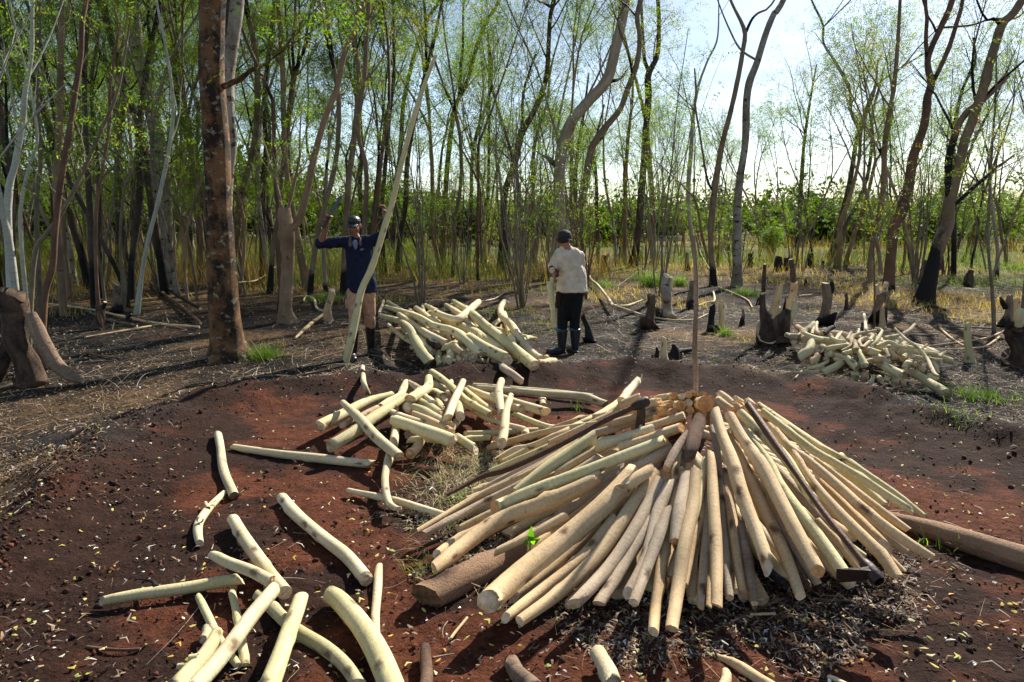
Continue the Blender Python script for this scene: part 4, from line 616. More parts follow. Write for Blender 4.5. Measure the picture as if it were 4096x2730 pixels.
HEAPR = [
 (4, 'log_green', [(450, 380, 110), (370, 520, 122), (210, 650, 132)]), (3, 'log_tan', [(510, 550, 72), (470, 620, 90), (380, 690, 112)]), (5, 'log_green', [(310, 270, 50), (450, 340, 70), (590, 380, 62)]), (1, 'log_grey', [(280, 330, 80), (110, 335, 92)]), (3, 'log_green', [(720, 560, 80), (620, 560, 84)]),
 (4, 'log_green', [(910, 440, 60), (700, 480, 72), (540, 510, 70)]), (1, 'log_green', [(660, 650, 36), (500, 730, 60), (350, 765, 52)]), (0, 'log_tan', [(600, 790, 50), (450, 810, 60), (260, 860, 72)]), (1, 'log_green', [(840, 650, 92), (700, 760, 100), (540, 890, 112)]), (0, 'log_cream', [(320, 790, 50), (200, 900, 60)]),
 (4, 'log_green', [(890, 600, 80), (980, 690, 100), (1050, 780, 104)]), (5, 'log_green', [(1070, 480, 42), (1090, 620, 80), (1150, 740, 112)]), (5, 'log_green', [(1350, 550, 72), (1180, 520, 92)]), (4, 'log_tan', [(1500, 660, 62), (1380, 640, 100), (1215, 620, 96)]), (6, 'log_tan', [(1010, 380, 60), (1010, 510, 72)]),
 (5, 'log_green', [(980, 510, 70), (840, 565, 62)]), (5, 'log_tan', [(830, 520, 42), (960, 450, 52), (955, 350, 62), (1040, 290, 42), (1200, 260, 36), (1320, 240, 26)]), (6, 'log_green', [(1270, 210, 30), (1370, 240, 38), (1330, 330, 52), (1280, 420, 60), (1230, 460, 52)]), (6, 'log_green', [(1840, 500, 40), (1600, 460, 50), (1470, 400, 56), (1300, 460, 52)]),
 (5, 'log_cream', [(1400, 490, 70), (1460, 620, 78)]), (4, 'log_tan', [(1480, 520, 70), (1570, 630, 82)]), (5, 'log_green', [(1720, 530, 60), (1655, 625, 84)]), (4, 'log_cream', [(2200, 640, 30), (1950, 620, 50), (1740, 590, 62)]), (7, 'log_cream', [(1540, 210, 26), (1700, 370, 40), (1850, 470, 46), (1990, 640, 50), (2070, 820, 56), (2140, 860, 36)]),
 (3, 'log_cream', [(1990, 570, 40), (2080, 700, 46), (2130, 820, 42)]), (4, 'log_green', [(1330, 680, 100), (1500, 760, 120), (1690, 900, 132)]), (5, 'log_green', [(1740, 660, 88), (1660, 790, 92)]), (1, 'log_green', [(1720, 770, 92), (1950, 900, 112), (2240, 1100, 132)]), (1, 'log_cream', [(1960, 830, 62), (2140, 910, 86)]),
 (1, 'log_green', [(1010, 800, 92), (1010, 900, 104)]), (0, 'log_tan', [(1140, 800, 80), (1120, 930, 104)]), (0, 'log_cream', [(1250, 840, 50), (1240, 930, 50), (1190, 985, 42)]), (0, 'log_green', [(1360, 860, 70), (1310, 920, 62)]), (1, 'log_green', [(1450, 850, 70), (1430, 950, 72)]), (0, 'log_green', [(1560, 880, 82), (1530, 980, 102)]), (0, 'log_tan', [(1660, 900, 72), (1660, 1010, 72)]),
 (2, 'log_cream', [(1800, 650, 50), (1820, 720, 52)]), (2, 'log_tan', [(1930, 660, 50), (1920, 800, 52)]), (1, 'log_tan', [(1870, 720, 50), (1880, 790, 52)]), (5, 'log_grey', [(1640, 300, 60), (1740, 240, 50), (1820, 160, 42)]), (5, 'log_cream', [(1630, 340, 66), (1520, 500, 64)]), (3, 'log_cream', [(1130, 30, 36), (1150, 180, 42), (1160, 340, 46)]), (3, 'log_cream', [(500, 130, 36), (490, 250, 42), (540, 290, 42)]), (3, 'log_cream', [(460, 190, 36), (430, 300, 46)]),
 (3, 'log_cream', [(840, 260, 42), (740, 380, 60)]), (3, 'log_grey', [(960, 260, 32), (900, 370, 50)]), (5, 'log_cream', [(1140, 340, 42), (1060, 400, 50), (1100, 480, 52)]), (4, 'log_cream', [(1290, 290, 50), (1200, 380, 60)]), (4, 'log_cream', [(1250, 370, 60), (1100, 490, 62)]), (1, 'log_green', [(2230, 530, 36), (2130, 600, 42)]), (2, 'log_tan', [(1980, 430, 30), (1900, 500, 36)]), (4, 'log_cream', [(2140, 560, 40), (1720, 510, 42)]), (3, 'log_green', [(1600, 310, 46), (1400, 350, 60)]),
 (4, 'log_green', [(650, 330, 50), (800, 390, 52), (910, 390, 42)]), (3, 'log_cream', [(850, 430, 46), (720, 430, 70)]), (2, 'log_tan', [(590, 620, 60), (650, 640, 62)]), (2, 'log_tan', [(800, 640, 50), (720, 620, 52)]), (6, 'log_char', [(600, 290, 70), (650, 240, 70), (730, 190, 60)]), (1, 'log_tan', [(290, 910, 24), (200, 965, 26)]), (3, 'log_cream', [(1640, 420, 50), (1560, 560, 50)]), (2, 'log_cream', [(1560, 330, 50), (1450, 480, 50)]), (3, 'log_cream', [(1060, 220, 30), (1050, 330, 40)]), (2, 'log_cream', [(680, 300, 40), (760, 420, 50)]), (2, 'log_green', [(700, 560, 60), (1000, 640, 60)]), (2, 'log_green', [(1250, 640, 60), (1000, 700, 60)])]
def heap(c, L, hf, per, name, seed, sides=12):
    ks = sorted(range(len(L)), key=lambda i: cv(c, *L[i][2][-1][:2])[0]); rk = {i: k for k, i in enumerate(ks)}
    for i, (lay, m, pts) in enumerate(L):
        P, Rr = conv(c, pts, lambda px, py, w: on_surf(px, py, w, hf, per * lay)); P = ground_clear(P, Rr)
        th = 'thick' if Rr.max() > .05 else 'thin' if Rr.max() < .033 else 'medium'; Ln = np.linalg.norm(P[-1] - P[0])
        make_log('log', P, Rr, m, 'cut_dark' if m == 'log_char' else 'cut', seed=seed + i, sides=sides, group='logs in ' + name, label=f'{th} {"short" if Ln < .6 else "long"} {CN[m]} log, {ordn(rk[i])} from left in {name}')
heap('E', HEAPM, mound(-.62, 5.35, 1.25, 1.05, .10), .03, 'spread heap on red soil', 500)
heap('E', HEAPL, mound(-.65, 9.0, 1.7, 1.9, .34), .035, 'pile between the two men', 600)
heap('K', HEAPR, mound(4.0, 8.1, 1.5, 1.6, .40), .03, 'far pile at right', 700)
def filler(cx, cy, rx, ry, n, z0, name, seed, av):
    rg = random.Random(seed)
    for i in range(n):
        x = cx + rg.uniform(-.7, .7) * rx; y = cy + rg.uniform(-.6, .6) * ry; z = z0 * rg.uniform(.15, .75); an = av + rg.uniform(-.7, .7); L = rg.uniform(.3, .55); r = rg.uniform(.03, .05); dv = np.array([math.cos(an), math.sin(an), rg.uniform(-.12, .12)]) * L; p = np.array([x, y, z + float(gh(x, y)) + .03])
        P = ground_clear(np.array([p - dv, p + [.02, .0, .02], p + dv]), np.array([r, r, r])); make_log('log', P, np.array([r, r, r * .8]), rg.choice(['log_green', 'log_tan', 'log_cream']), 'cut', seed + i, 9, 'log mostly buried under the others in ' + name, 'log', 'buried logs in ' + name, 1)
filler(4.3, 8.0, .95, 1.1, 28, .34, 'far pile at right', 1500, 1.6); filler(-.55, 8.9, 1.2, 1.4, 22, .28, 'pile between the two men', 1600, 2.0)
# ---- two heavy weathered base logs, two hoes, the centre pole
def simple(c, pts, lift, up=1):
    return conv(c, pts, lambda px, py, w: on_ground(px, py, w, up, lift))
P, Rr = simple('S', [(655, 1010, 210), (900, 880, 205), (1250, 720, 180), (1500, 600, 160)], -.02); make_log('log', P, Rr, 'log_weather', 'cut_dark', 801, 18, 'heavy weathered orange brown log with dark end under the left of the stack', 'log', 'heavy base logs', 2, .1)
P, Rr = simple('I', [(700, 560, 110), (1050, 650, 130), (1500, 790, 190), (1950, 930, 230), (2400, 1060, 262), (2900, 1210, 300)], -.02); make_log('log', P, Rr, 'log_weather', 'cut_dark', 802, 18, 'long heavy weathered grey log lying towards the right edge', 'log', 'heavy base logs', 2, .07)
iron = plain('rusty_iron', (.05, .035, .03), .55, 60, .35, .3, .5, .4)
def hoe(c, pts, lift, headpts, label, blade):
    P, Rr = conv(c, pts, lambda px, py, w: on_surf(px, py, w, pile_h, lift)); P = ground_clear(P, Rr); S = crom(np.hstack([P, Rr[:, None]]), 26)
    org = S[-1, :3].copy(); root = bpy.data.objects.new('hoe', None); COL.objects.link(root); root.location = org; tag(root, label, 'hoe', 'long handled hoes on the stack')
    V, F, UV = tube(S[:, :3], S[:, 3], 10, .05, 5); ob('handle', mesh_raw('handle', V - org, F, UV, mats=[MT['handle']]), root)
    d = S[-1, :3] - S[-4, :3]; d /= np.linalg.norm(d); q = S[-1, :3]
    so_, F, UV = tube(np.array([q - d * .05, q - d * .02, q + d * .03, q + d * .045]), np.array([.021, .028, .030, .022]), 12, .05, 2); ob('socket', mesh_raw('socket', so_ - org, F, UV, mats=[iron]), root)
    bd = np.array(blade[0], float); bd /= np.linalg.norm(bd); sd = np.cross(bd, d); sd /= np.linalg.norm(sd); nn = np.cross(sd, bd)
    Ln, W0, W1 = blade[1:]; pts8 = []
    for k2, (t, wd, th) in enumerate(((.0, W0, .012), (.35, (W0 + W1) / 2, .006), (1., W1, .0015))):
        cc = q + bd * Ln * t + nn * (-.02 * t * t)
        for a, b2 in ((-1, -1), (1, -1), (1, 1), (-1, 1)): pts8.append(cc + sd * wd / 2 * a + nn * th * b2)
    F = [(0, 3, 2, 1), (8, 9, 10, 11)] + [(k2 * 4 + i, k2 * 4 + (i + 1) % 4, k2 * 4 + 4 + (i + 1) % 4, k2 * 4 + 4 + i) for k2 in (0, 1) for i in range(4)]
    ob('blade', mesh_raw('blade', np.array(pts8) - org, np.array(F), smooth=False, mats=[iron]), root); return root
hoe('F', [(370, 940, 26), (640, 800, 44), (850, 740, 46), (1250, 550, 48), (1600, 360, 50), (1890, 225, 50)], .23, None, 'rusty hoe with long brown handle lying over the left of the stack, blade up', ((.10, .05, -1), .17, .05, .12))
hoe('I', [('H', 1740, 350, 82), ('H', 2000, 720, 92), (200, 230, 56), (430, 560, 60), (700, 900, 66), (915, 1165, 72)], .24, None, 'long brown handled hoe lying down the right of the stack, blade at the foot', ((-1, .0, -.25), .13, .05, .09))
pp = [('L', 1238, 105, 34), ('L', 1255, 400, 42), ('L', 1262, 800, 48), ('L', 1252, 1300, 52), ('L', 1268, 1560, 48), ('H', 1135, 100, 58), ('H', 1120, 480, 62)]
P, Rr = conv('L', pp, lambda px, py, w: at_Y(px, py, w, 3.92)); P = np.vstack([P, [P[-1][0] - .005, 3.92, .0]]); Rr = np.r_[Rr, Rr[-1]]
make_log('pole', P, Rr, 'log_old', 'cut', 803, 14, 'thin upright pole standing in the middle of the stack', 'pole', None, 5, .05)
P, _ = on_surf(*cv('F', 1020, 1330, 1), pile_h, .10); sv = []; sf = []
for i_, (an, el, L_) in enumerate(((1.4, 1.1, .085), (.2, .5, .06), (3.0, .4, .06), (4.4, .3, .05), (5.4, .7, .05))):
    d_ = np.array([math.cos(an) * math.cos(el), math.sin(an) * math.cos(el), math.sin(el)]); s_ = np.cross(d_, (0, -1, .3)); s_ /= np.linalg.norm(s_); k_ = len(sv)
    sv += [P, P + d_ * L_ * .4 + s_ * L_ * .22, P + d_ * L_, P + d_ * L_ * .4 - s_ * L_ * .22]; sf.append((k_, k_ + 1, k_ + 2, k_ + 3))
sd_ = bpy.data.objects.new('seedling', None); COL.objects.link(sd_); sd_.location = P; tag(sd_, 'bright green seedling sprouting between the two thickest logs of the stack', 'seedling')
for i_ in range(5): ob('leaf', mesh_raw('leaf', np.array(sv[i_ * 4:i_ * 4 + 4]) - P, np.array([(0, 1, 2, 3)]), col=np.tile([.16, .36, .03], (4, 1)), mats=[MT['leaf']]), sd_)
V, F, UV = tube(np.array([P - [0, 0, .16], P]), np.array([.004, .003]), 5); ob('stem', mesh_raw('stem', V - P, F, UV, mats=[MT['stem_olive']]), sd_)
# ---- traced fallen branches
BR = [
 ('R', 'log_cream', 'long pale wavy branch lying behind the man in the tan shirt', [(525, 420, 14), (575, 470, 18), (600, 600, 22), (680, 680, 24), (760, 780, 28), (845, 905, 40)], .25),
 ('L', 'log_cream', 'pale branch forking right from the wavy branch', [(390, 855, 30), (560, 842, 24), (745, 765, 14)], .03), ('L', 'log_tan', 'curved tan branch around the dark stump', [(400, 850, 26), (550, 890, 24), (720, 945, 22), (1000, 995, 18), (1240, 990, 14), (1390, 930, 10)], .03),
 ('N', 'stem_olive', 'grey brown stick lying from the big left stump', [(330, 850, 14), (530, 910, 16), (730, 1000, 16), (960, 1055, 14)], .03), ('N', 'log_tan', 'long tan stick lying across the left ground', [(290, 900, 12), (620, 937, 15), (850, 985, 17), (1100, 1035, 17), (1394, 1062, 18)], .05),
 ('N', 'stem_rust', 'brown stick leaning down to the thick brown tree foot', [(890, 630, 10), (1000, 715, 16), (1130, 820, 18), (1270, 920, 20), (1400, 1035, 20)], .12), ('N', 'log_char', 'blackened stick sloping down behind the thick brown tree', [(900, 570, 8), (1000, 650, 14), (1100, 730, 18), (1220, 830, 22), (1400, 935, 20)], .2),
 ('N', 'log_tan', 'short orange tan stick on the straw', [(590, 1135, 10), (750, 1105, 14), (900, 1080, 16), (1060, 1055, 18)], .01), ('N', 'stem_rust', 'crooked brown stick on the dark litter', [(590, 1240, 14), (700, 1262, 18), (850, 1282, 12)], .01),
 ('D', 'log_green', 'thin green grey stick leaning between tree and stub tree', [(1610, 450, 8), (1750, 360, 10), (1900, 250, 10), (2040, 170, 8)], .4), ('D', 'log_tan', 'tan piece of branch left of the man in the navy shirt', [(1985, 765, 16), (2060, 690, 26), (2180, 600, 18)], .01),
 ('J', 'stem_rust', 'thin brown twig lying on the soil at bottom left', [(580, 1330, 18), (700, 1345, 22), (830, 1350, 20), (950, 1345, 18)], 0), ('G', 'stem_rust', 'straight brown twig lying before the stack', [(940, 1175, 14), (1100, 1080, 14), (1330, 985, 12)], .01), ('G', 'log_tan', 'pale thin twig before the stack', [(1080, 1110, 10), (1280, 1098, 12)], .01),
 ('G', 'stem_olive', 'grey twig below the right foot of the stack', [(1540, 995, 8), (1700, 1002, 10), (1900, 990, 8)], .01), ('S', 'log_tan', 'tan splinter beneath the heavy brown log', [(840, 1290, 10), (900, 1200, 14), (960, 1130, 12)], .01), ('M', 'log_tan', 'pale thin branch curving from the big sprouting stump', [(520, 560, 10), (480, 500, 12), (370, 450, 12), (290, 420, 10)], .02),
 ('M', 'log_cream', 'pale twig fork left of the black stump', [(255, 450, 12), (265, 510, 16), (215, 520, 10), (160, 540, 8)], .05), ('M', 'log_tan', 'tan hooked branch before the right pair of stumps', [(1780, 695, 14), (1830, 740, 14), (1900, 790, 12), (1950, 815, 10)], .02), ('M', 'log_tan', 'long thin branch lying to the right edge', [(1700, 820, 8), (1900, 790, 12), (2100, 760, 14), (2240, 700, 12)], .02),
 ('M', 'log_tan', 'thin branch crossing the heap of brush at right', [(1820, 850, 8), (1990, 830, 12), (2100, 810, 12), (2200, 740, 12)], .05), ('M', 'stem_olive', 'straight branch lying right of the far log pile', [(1560, 745, 10), (1700, 740, 14), (1780, 735, 12)], .02), ('M', 'stem_olive', 'thin horizontal branch by the straight cut stump', [(1780, 690, 12), (1950, 690, 14), (2240, 700, 12)], .03), ('M', 'log_tan', 'short tan stick on straw behind the sprouting stump', [(830, 480, 12), (930, 470, 14)], .01),
 ('M', 'log_char', 'black burnt log lying behind the upright pole', [(0, 860, 40), (60, 845, 36), (120, 835, 30)], .02), ('M', 'log_char', 'blackened root at the foot of the leaning black tree', [(1580, 590, 12), (1700, 550, 22), (1840, 575, 26)], .03), ('L', 'stem_rust', 'thin bare branch leaning over the straw behind the long branch', [(430, 720, 8), (560, 560, 10), (700, 450, 8), (900, 250, 6)], .3),
 ('L', 'log_cream', 'thin pale branch slanting behind the sprouting stump', [(1240, 100, 6), (1350, 370, 8), (1650, 540, 8)], .5), ('D', 'log_cream', 'forked pale twig left of the tan leaning stump', [(2040, 520, 10), (2060, 480, 16), (2110, 500, 18), (2130, 560, 16), (2180, 580, 10)], .05), ('E', 'log_cream', 'thin cream branch behind the pile between the men', [(1400, 215, 10), (1520, 190, 14), (1600, 140, 10)], .02)]
for i, (c, m, lb, pts, lift) in enumerate(BR):
    P, Rr = simple(c, pts, lift if len(pts) < 3 else lift * .5); P[0][2] += lift * .5; Rr = np.maximum(Rr, .006); make_log('branch', P, Rr, m, 'cut', 900 + i, 8, lb, 'branch', 'fallen branches', 1, .08)
# ------------------------------------------------------------------ stumps
def stump(c, pts, mat, label, cutm='cut', flare=1.5, extra=(), name='stump', group='cut stumps', sides=14):
    b, _ = on_ground(*cv(c, *pts[0][:2])[:2]); Y = b[1]
    P, Rr = conv(c, pts, lambda px, py, w: at_Y(px, py, w, Y)); P[0][2] -= .06; Rr[0] *= flare
    rg = random.Random(int(b[0] * 1000) & 0xffff)
    for i in range(1, len(P)): P[i][1] += rg.uniform(-.04, .04)
    root = make_log(name, P, Rr, mat, cutm, int(abs(b[0]) * 977) % 5000, sides, label, 'stump', group, 4, .2)
    for ex in extra:
        m2 = ex[0]; Q, q = conv(c, ex[1], lambda px, py, w: at_Y(px, py, w, Y + rg.uniform(-.05, .02)))
        S = crom(np.hstack([Q, q[:, None]]), 12); V, F, UV = tube(S[:, :3], S[:, 3], 10, .14, 4, ((.1, 1, q.mean() * .3, .03),))
        org = np.array(root.location); st = ob('cut_stem', mesh_raw('cut_stem', V - org, F, UV, mats=[MT[m2]]), root)
        r8 = V[-10:]; cc = r8.mean(0); ob('cut_face', mesh_raw('cut_face', np.vstack([r8, cc]) - org, np.array([(i, (i + 1) % 10, 10) for i in range(10)]), smooth=False, mats=[MT['cut']]), st)
    return root
stump('L', [(785, 1095, 130), (785, 1000, 100), (790, 850, 88), (790, 690, 84)], 'stump_dark', 'dark brown bare stump right of the man in the tan shirt', 'cut_dark')
stump('L', [(955, 985, 150), (950, 850, 118), (945, 700, 104), (950, 600, 90), (952, 512, 64)], 't_pale', 'mottled stump with a pale cut top and short side stem', extra=[('log_green', [(1000, 680, 36), (1006, 600, 34), (1005, 548, 32)])])
stump('L', [(1430, 1115, 76), (1430, 1000, 66), (1432, 900, 62), (1436, 815, 40)], 'log_char', 'black burnt stump with a pale tip beside the pinkish one')
stump('L', [(1528, 1100, 66), (1530, 950, 56), (1545, 790, 52)], 'log_tan', 'straight pinkish tan stump beside the black burnt one')
stump('L', [(1748, 1050, 44), (1752, 960, 36), (1758, 880, 22)], 'stump', 'small pointed stump left of the big sprouting stump')
stump('L', [(938, 1442, 80), (932, 1300, 60), (935, 1155, 54)], 'log_tan', 'tan wrinkled stump nearest to the red rim behind the stack')
stump('L', [(838, 1405, 60), (850, 1330, 40), (852, 1262, 18)], 'stump', 'short ragged stub left of the tan wrinkled stump')
stump('L', [(1045, 1400, 110), (1035, 1320, 90), (1020, 1235, 24)], 'log_char', 'burnt black lump with a pale splinter beside the tan wrinkled stump', 'cut_dark')
stump('L', [(1212, 875, 66), (1216, 700, 54), (1218, 565, 48)], 'stump', 'brown stump half hidden by the upright pole')
stump('L', [(168, 1228, 100), (130, 1100, 70), (95, 990, 50), (80, 922, 34)], 'log_char', 'black charred leaning stump right of the man in the tan shirt', 'cut_dark')
stump('L', [(2000, 1235, 190), (1995, 1130, 160), (2000, 1000, 128), (1985, 920, 90), (1975, 850, 60), (1970, 690, 52)], 'stump_dark', 'big dark double stump with five cut sprouting stems', 'cut', 1.15, sides=18,
      extra=[('stump_dark', [(2160, 1270, 260), (2150, 1150, 210), (2165, 1030, 170), (2200, 940, 120), (2230, 880, 70)]), ('stump_dark', [(2060, 1240, 150), (2080, 1080, 130), (2090, 960, 110)]), ('stump_dark', [(1970, 700, 44), (1976, 560, 42), (1985, 410, 32)]), ('log_tan', [(2050, 980, 96), (2090, 860, 80), (2128, 720, 72), (2142, 612, 70)]), ('log_tan', [(2215, 980, 84), (2250, 820, 72), (2285, 700, 70), (2292, 600, 68)]),
             ('log_green', [(2140, 1000, 84), (2130, 930, 60), (2128, 860, 54)]), ('log_green', [(2235, 1020, 84), (2275, 930, 66), (2290, 800, 56)]), ('stump', [(2180, 900, 30), (2195, 820, 22), (2200, 760, 8)]), ('stump_dark', [(2285, 600, 56), (2275, 480, 48), (2255, 360, 42)])])
stump('M', [(990, 680, 100), (1010, 590, 66), (1030, 500, 64), (1020, 440, 60), (1000, 380, 36)], 'stump', 'leaning forked stump draped with dry straw behind the far pile', extra=[('stump', [(1035, 470, 44), (1055, 420, 34), (1056, 382, 24)])])
stump('M', [(1365, 660, 84), (1370, 560, 58), (1385, 470, 58), (1385, 440, 60)], 'stump', 'forked stump right of the leaning straw draped one', extra=[('log_tan', [(1370, 470, 44), (1355, 430, 32), (1350, 405, 28)]), ('log_tan', [(1390, 470, 46), (1412, 420, 36), (1420, 390, 32)])])
stump('M', [(1388, 700, 40), (1395, 620, 32), (1402, 552, 30)], 'log_tan', 'thin straight tan stump before the forked one')
stump('M', [(1985, 925, 72), (1968, 850, 46), (1960, 750, 40), (1955, 635, 34)], 'log_green', 'straight greenish stump standing alone right of the far pile', flare=1.3)
stump('M', [(2310, 945, 150), (2305, 850, 130), (2310, 760, 124), (2310, 660, 120)], 'stump_dark', 'wide dark stump at the right edge with a green stem on top', 'cut_dark', extra=[('log_green', [(2312, 680, 50), (2318, 600, 46), (2320, 570, 46)])], sides=18)
stump('M', [(2300, 640, 50), (2300, 560, 44), (2300, 490, 40)], 'log_tan', 'light tan stump just behind the wide dark one at the right edge')
stump('M', [(2212, 690, 80), (2225, 600, 56), (2245, 530, 50), (2268, 460, 34)], 'stump', 'dark blotched forked stump near the right edge', extra=[('stump', [(2225, 560, 36), (2200, 515, 26), (2185, 480, 12)])])
stump('M', [(1962, 415, 60), (1980, 360, 44), (1998, 292, 34)], 'stump_dark', 'dark leaning stump behind the straight greenish one', 'cut_dark')
FARS = [('M', 700, 310, 210, 56), ('M', 745, 305, 215, 34), ('M', 785, 300, 230, 34), ('M', 905, 290, 190, 34), ('M', 995, 298, 242, 20), ('M', 510, 285, 185, 28), ('M', 355, 170, 122, 20), ('M', 1665, 400, 235, 34), ('M', 875, 412, 362, 18), ('M', 912, 395, 340, 18), ('M', 85, 310, 178, 26), ('M', 1150, 585, 455, 22),
        ('D', 545, 345, 172, 40), ('D', 665, 700, 522, 60), ('D', 790, 592, 385, 54), ('D', 862, 650, 603, 34), ('D', 1218, 330, 258, 24), ('D', 1845, 205, 145, 22), ('D', 1295, 110, 55, 22), ('L', 315, 490, 305, 60), ('L', 470, 340, 230, 40), ('L', 540, 230, 100, 28), ('L', 1330, 340, 270, 30), ('L', 1595, 270, 190, 34), ('L', 1510, 380, 160, 50), ('L', 1475, 300, 210, 50), ('L', 690, 350, 250, 30), ('M', 1780, 300, 200, 30), ('M', 2000, 240, 180, 26), ('L', 1830, 450, 340, 36), ('L', 1920, 835, 755, 30), ('M', 570, 535, 480, 16)]
fs = sorted(range(len(FARS)), key=lambda i: cv(FARS[i][0], FARS[i][1], 0)[0]); fr = {i: k for k, i in enumerate(fs)}
for i, (c, x, y0, y1, w_) in enumerate(FARS):
    rg = random.Random(i + 60); dk = rg.random() < .5; dx = rg.uniform(-.12, .12) * (y0 - y1)
    ex = [('stump', [(x + dx * .6, y1 + (y0 - y1) * .35, w_ * .6), (x + dx + w_ * .6, y1 + (y0 - y1) * .1, w_ * .45), (x + dx + w_ * .7, y1 - 4, w_ * .35)])] if (w_ > 26 and i % 2) else ()
    stump(c, [(x, y0, w_ * 1.2), (x + dx * .4, (y0 * .5 + y1 * .5), w_), (x + dx, y1, w_ * .8)], ('stump_dark', 'log_char')[i % 3 == 0] if dk else ('stump', 'log_tan')[i % 3 == 0], f'{"dark" if dk else "light brown"} {"forked" if ex else "plain"} small stump, {ordn(fr[i])} from the left across the cut-over ground', 'cut_dark' if dk else 'cut', 1.4, ex, sides=10, group='small cut stumps across the cleared ground')
stump('D', [(2208, 650, 62), (2212, 560, 48), (2232, 425, 42)], 'log_tan', 'tan leaning post like stump left of the man in the navy shirt', flare=1.1)
# the big left-edge stump with its root and the stub tree
stump('N', [(225, 1470, 200), (195, 1300, 150), (145, 1130, 150), (100, 950, 175), (78, 860, 190), (70, 790, 190)], 'stump_dark', 'big old slanting dark stump at the left edge with a long flared root', 'cut_dark', 1.1, sides=24,
      extra=[('log_old', [(215, 960, 60), (260, 1080, 96), (320, 1210, 104), (400, 1330, 96), (490, 1400, 80), (580, 1440, 30)]), ('stump_dark', [(120, 1000, 100), (60, 1200, 110), (-40, 1420, 120)])])
# ------------------------------------------------------------------ trees
LEAFC = np.array([(.095, .15, .022), (.13, .185, .03), (.055, .10, .018), (.17, .195, .04), (.10, .145, .025)])
def thin(A, keep=.12, seed=0):
    "fewer leaves on twigs that hang between the sun and the open clearing, left out so sunlight reaches the soil"
    rg = np.random.default_rng(seed); k = 1 / sdir.z; sx = A[:, 0] - sdir.x * k * A[:, 2]; sy = A[:, 1] - sdir.y * k * A[:, 2]
    m = (sdf(sx, sy) > .6) | (rg.random(len(A)) < keep) | (sx < -2.2); return A[m]
def leaf_mesh(name, A, nper, spread, size, seed, cols=LEAFC, up=.0, dead=.06):
    rg = np.random.default_rng(seed); A = np.asarray(A); nf = max(1, round(nper / 9)); A = np.repeat(A, nf, axis=0); m = len(A); q = 9
    O = A + rg.normal(0, spread * .8, (m, 3)) * np.array([1, 1, .7]); O[:, 2] -= np.abs(rg.normal(0, spread * .3, m))
    fd = rg.normal(0, 1, (m, 3)); fd[:, 2] = fd[:, 2] * .4 - .35; fd /= np.linalg.norm(fd, axis=1)[:, None]; fs = np.cross(fd, rg.normal(0, .6, (m, 3)) + [0, 0, 1]); fs /= np.linalg.norm(fs, axis=1)[:, None] + 1e-9
    t = (np.arange(q) // 2 / (q / 2.))[None, :, None] * (size * 3.6) * rg.uniform(.7, 1.3, (m, 1, 1)); sg = (np.where(np.arange(q) % 2, 1., -1.))[None, :, None]
    C = (O[:, None] + fd[:, None] * t + fs[:, None] * sg * size * .38 + np.array([0, 0, -1.]) * t * t * .9).reshape(-1, 3); n = len(C); nper = nf * q
    d = (fs[:, None] * sg + fd[:, None] * .55 + rg.normal(0, .22, (m, q, 3))).reshape(-1, 3); d /= np.linalg.norm(d, axis=1)[:, None]
    s = np.repeat(fd, q, 0) + rg.normal(0, .3, (n, 3)); s /= np.linalg.norm(s, axis=1)[:, None]
    L = (size * .85 * rg.uniform(.7, 1.25, n))[:, None]; W = L * rg.uniform(.3, .46, (n, 1))
    V = np.stack([C - d * L / 2, C + s * W / 2, C + d * L / 2, C - s * W / 2], 1); F = (np.arange(n) * 4)[:, None] + np.arange(4)[None]
    ac = cols[np.random.default_rng(seed + 1).integers(0, len(cols), n // nper)]; c = np.repeat(ac, nper, axis=0) * rg.uniform(.7, 1.3, (n, 1)); dd = rg.random(n) < dead; c[dd] = np.array([.14, .07, .03])
    return mesh_raw(name, V.reshape(-1, 3), F, col=np.repeat(c, 4, axis=0), smooth=False, mats=[MT['leaf']])
def grow(parts, anch, p, d, Ln, r, lv, rg, up=.25, mx=3, wander=.18, nb=None):
    n = max(4, int(5 + Ln)); P = [np.array(p, float)]; d = np.array(d, float); d /= np.linalg.norm(d); st = Ln / (n - 1)
    for i in range(n - 1):
        d = d + rg.normal(0, wander, 3) * .5 + np.array([0, 0, up * .12]); d /= np.linalg.norm(d); P.append(P[-1] + d * st)
    P = np.array(P); rr = r * np.linspace(1, .28, n); parts.append(tube(P, rr, 7 if lv == 0 else 5 if lv == 1 else 3, .06 if lv == 0 else 0, int(rg.integers(99))))
    if lv >= mx: anch.append(P[-1]); anch.append(P[n // 2]); return
    k = nb[lv] if nb else (6, 4, 3)[min(lv, 2)]
    for j in range(k):
        t = rg.uniform(.35 if lv else .45, .97); i = int(t * (n - 1)); q = P[i]; ax = rg.normal(0, 1, 3); T = (P[min(i + 1, n - 1)] - P[i - 1 if i else 0]); T /= np.linalg.norm(T) + 1e-9
        sd = np.cross(T, ax); sd /= np.linalg.norm(sd) + 1e-9; nd = T * rg.uniform(.6, 1.) + sd * rg.uniform(.5, .9) + np.array([0, 0, .25])
        grow(parts, anch, q, nd, Ln * rg.uniform(.32, .55), rr[i] * rg.uniform(.4, .62), lv + 1, rg, up, mx, wander, nb)
    anch.append(P[-1])
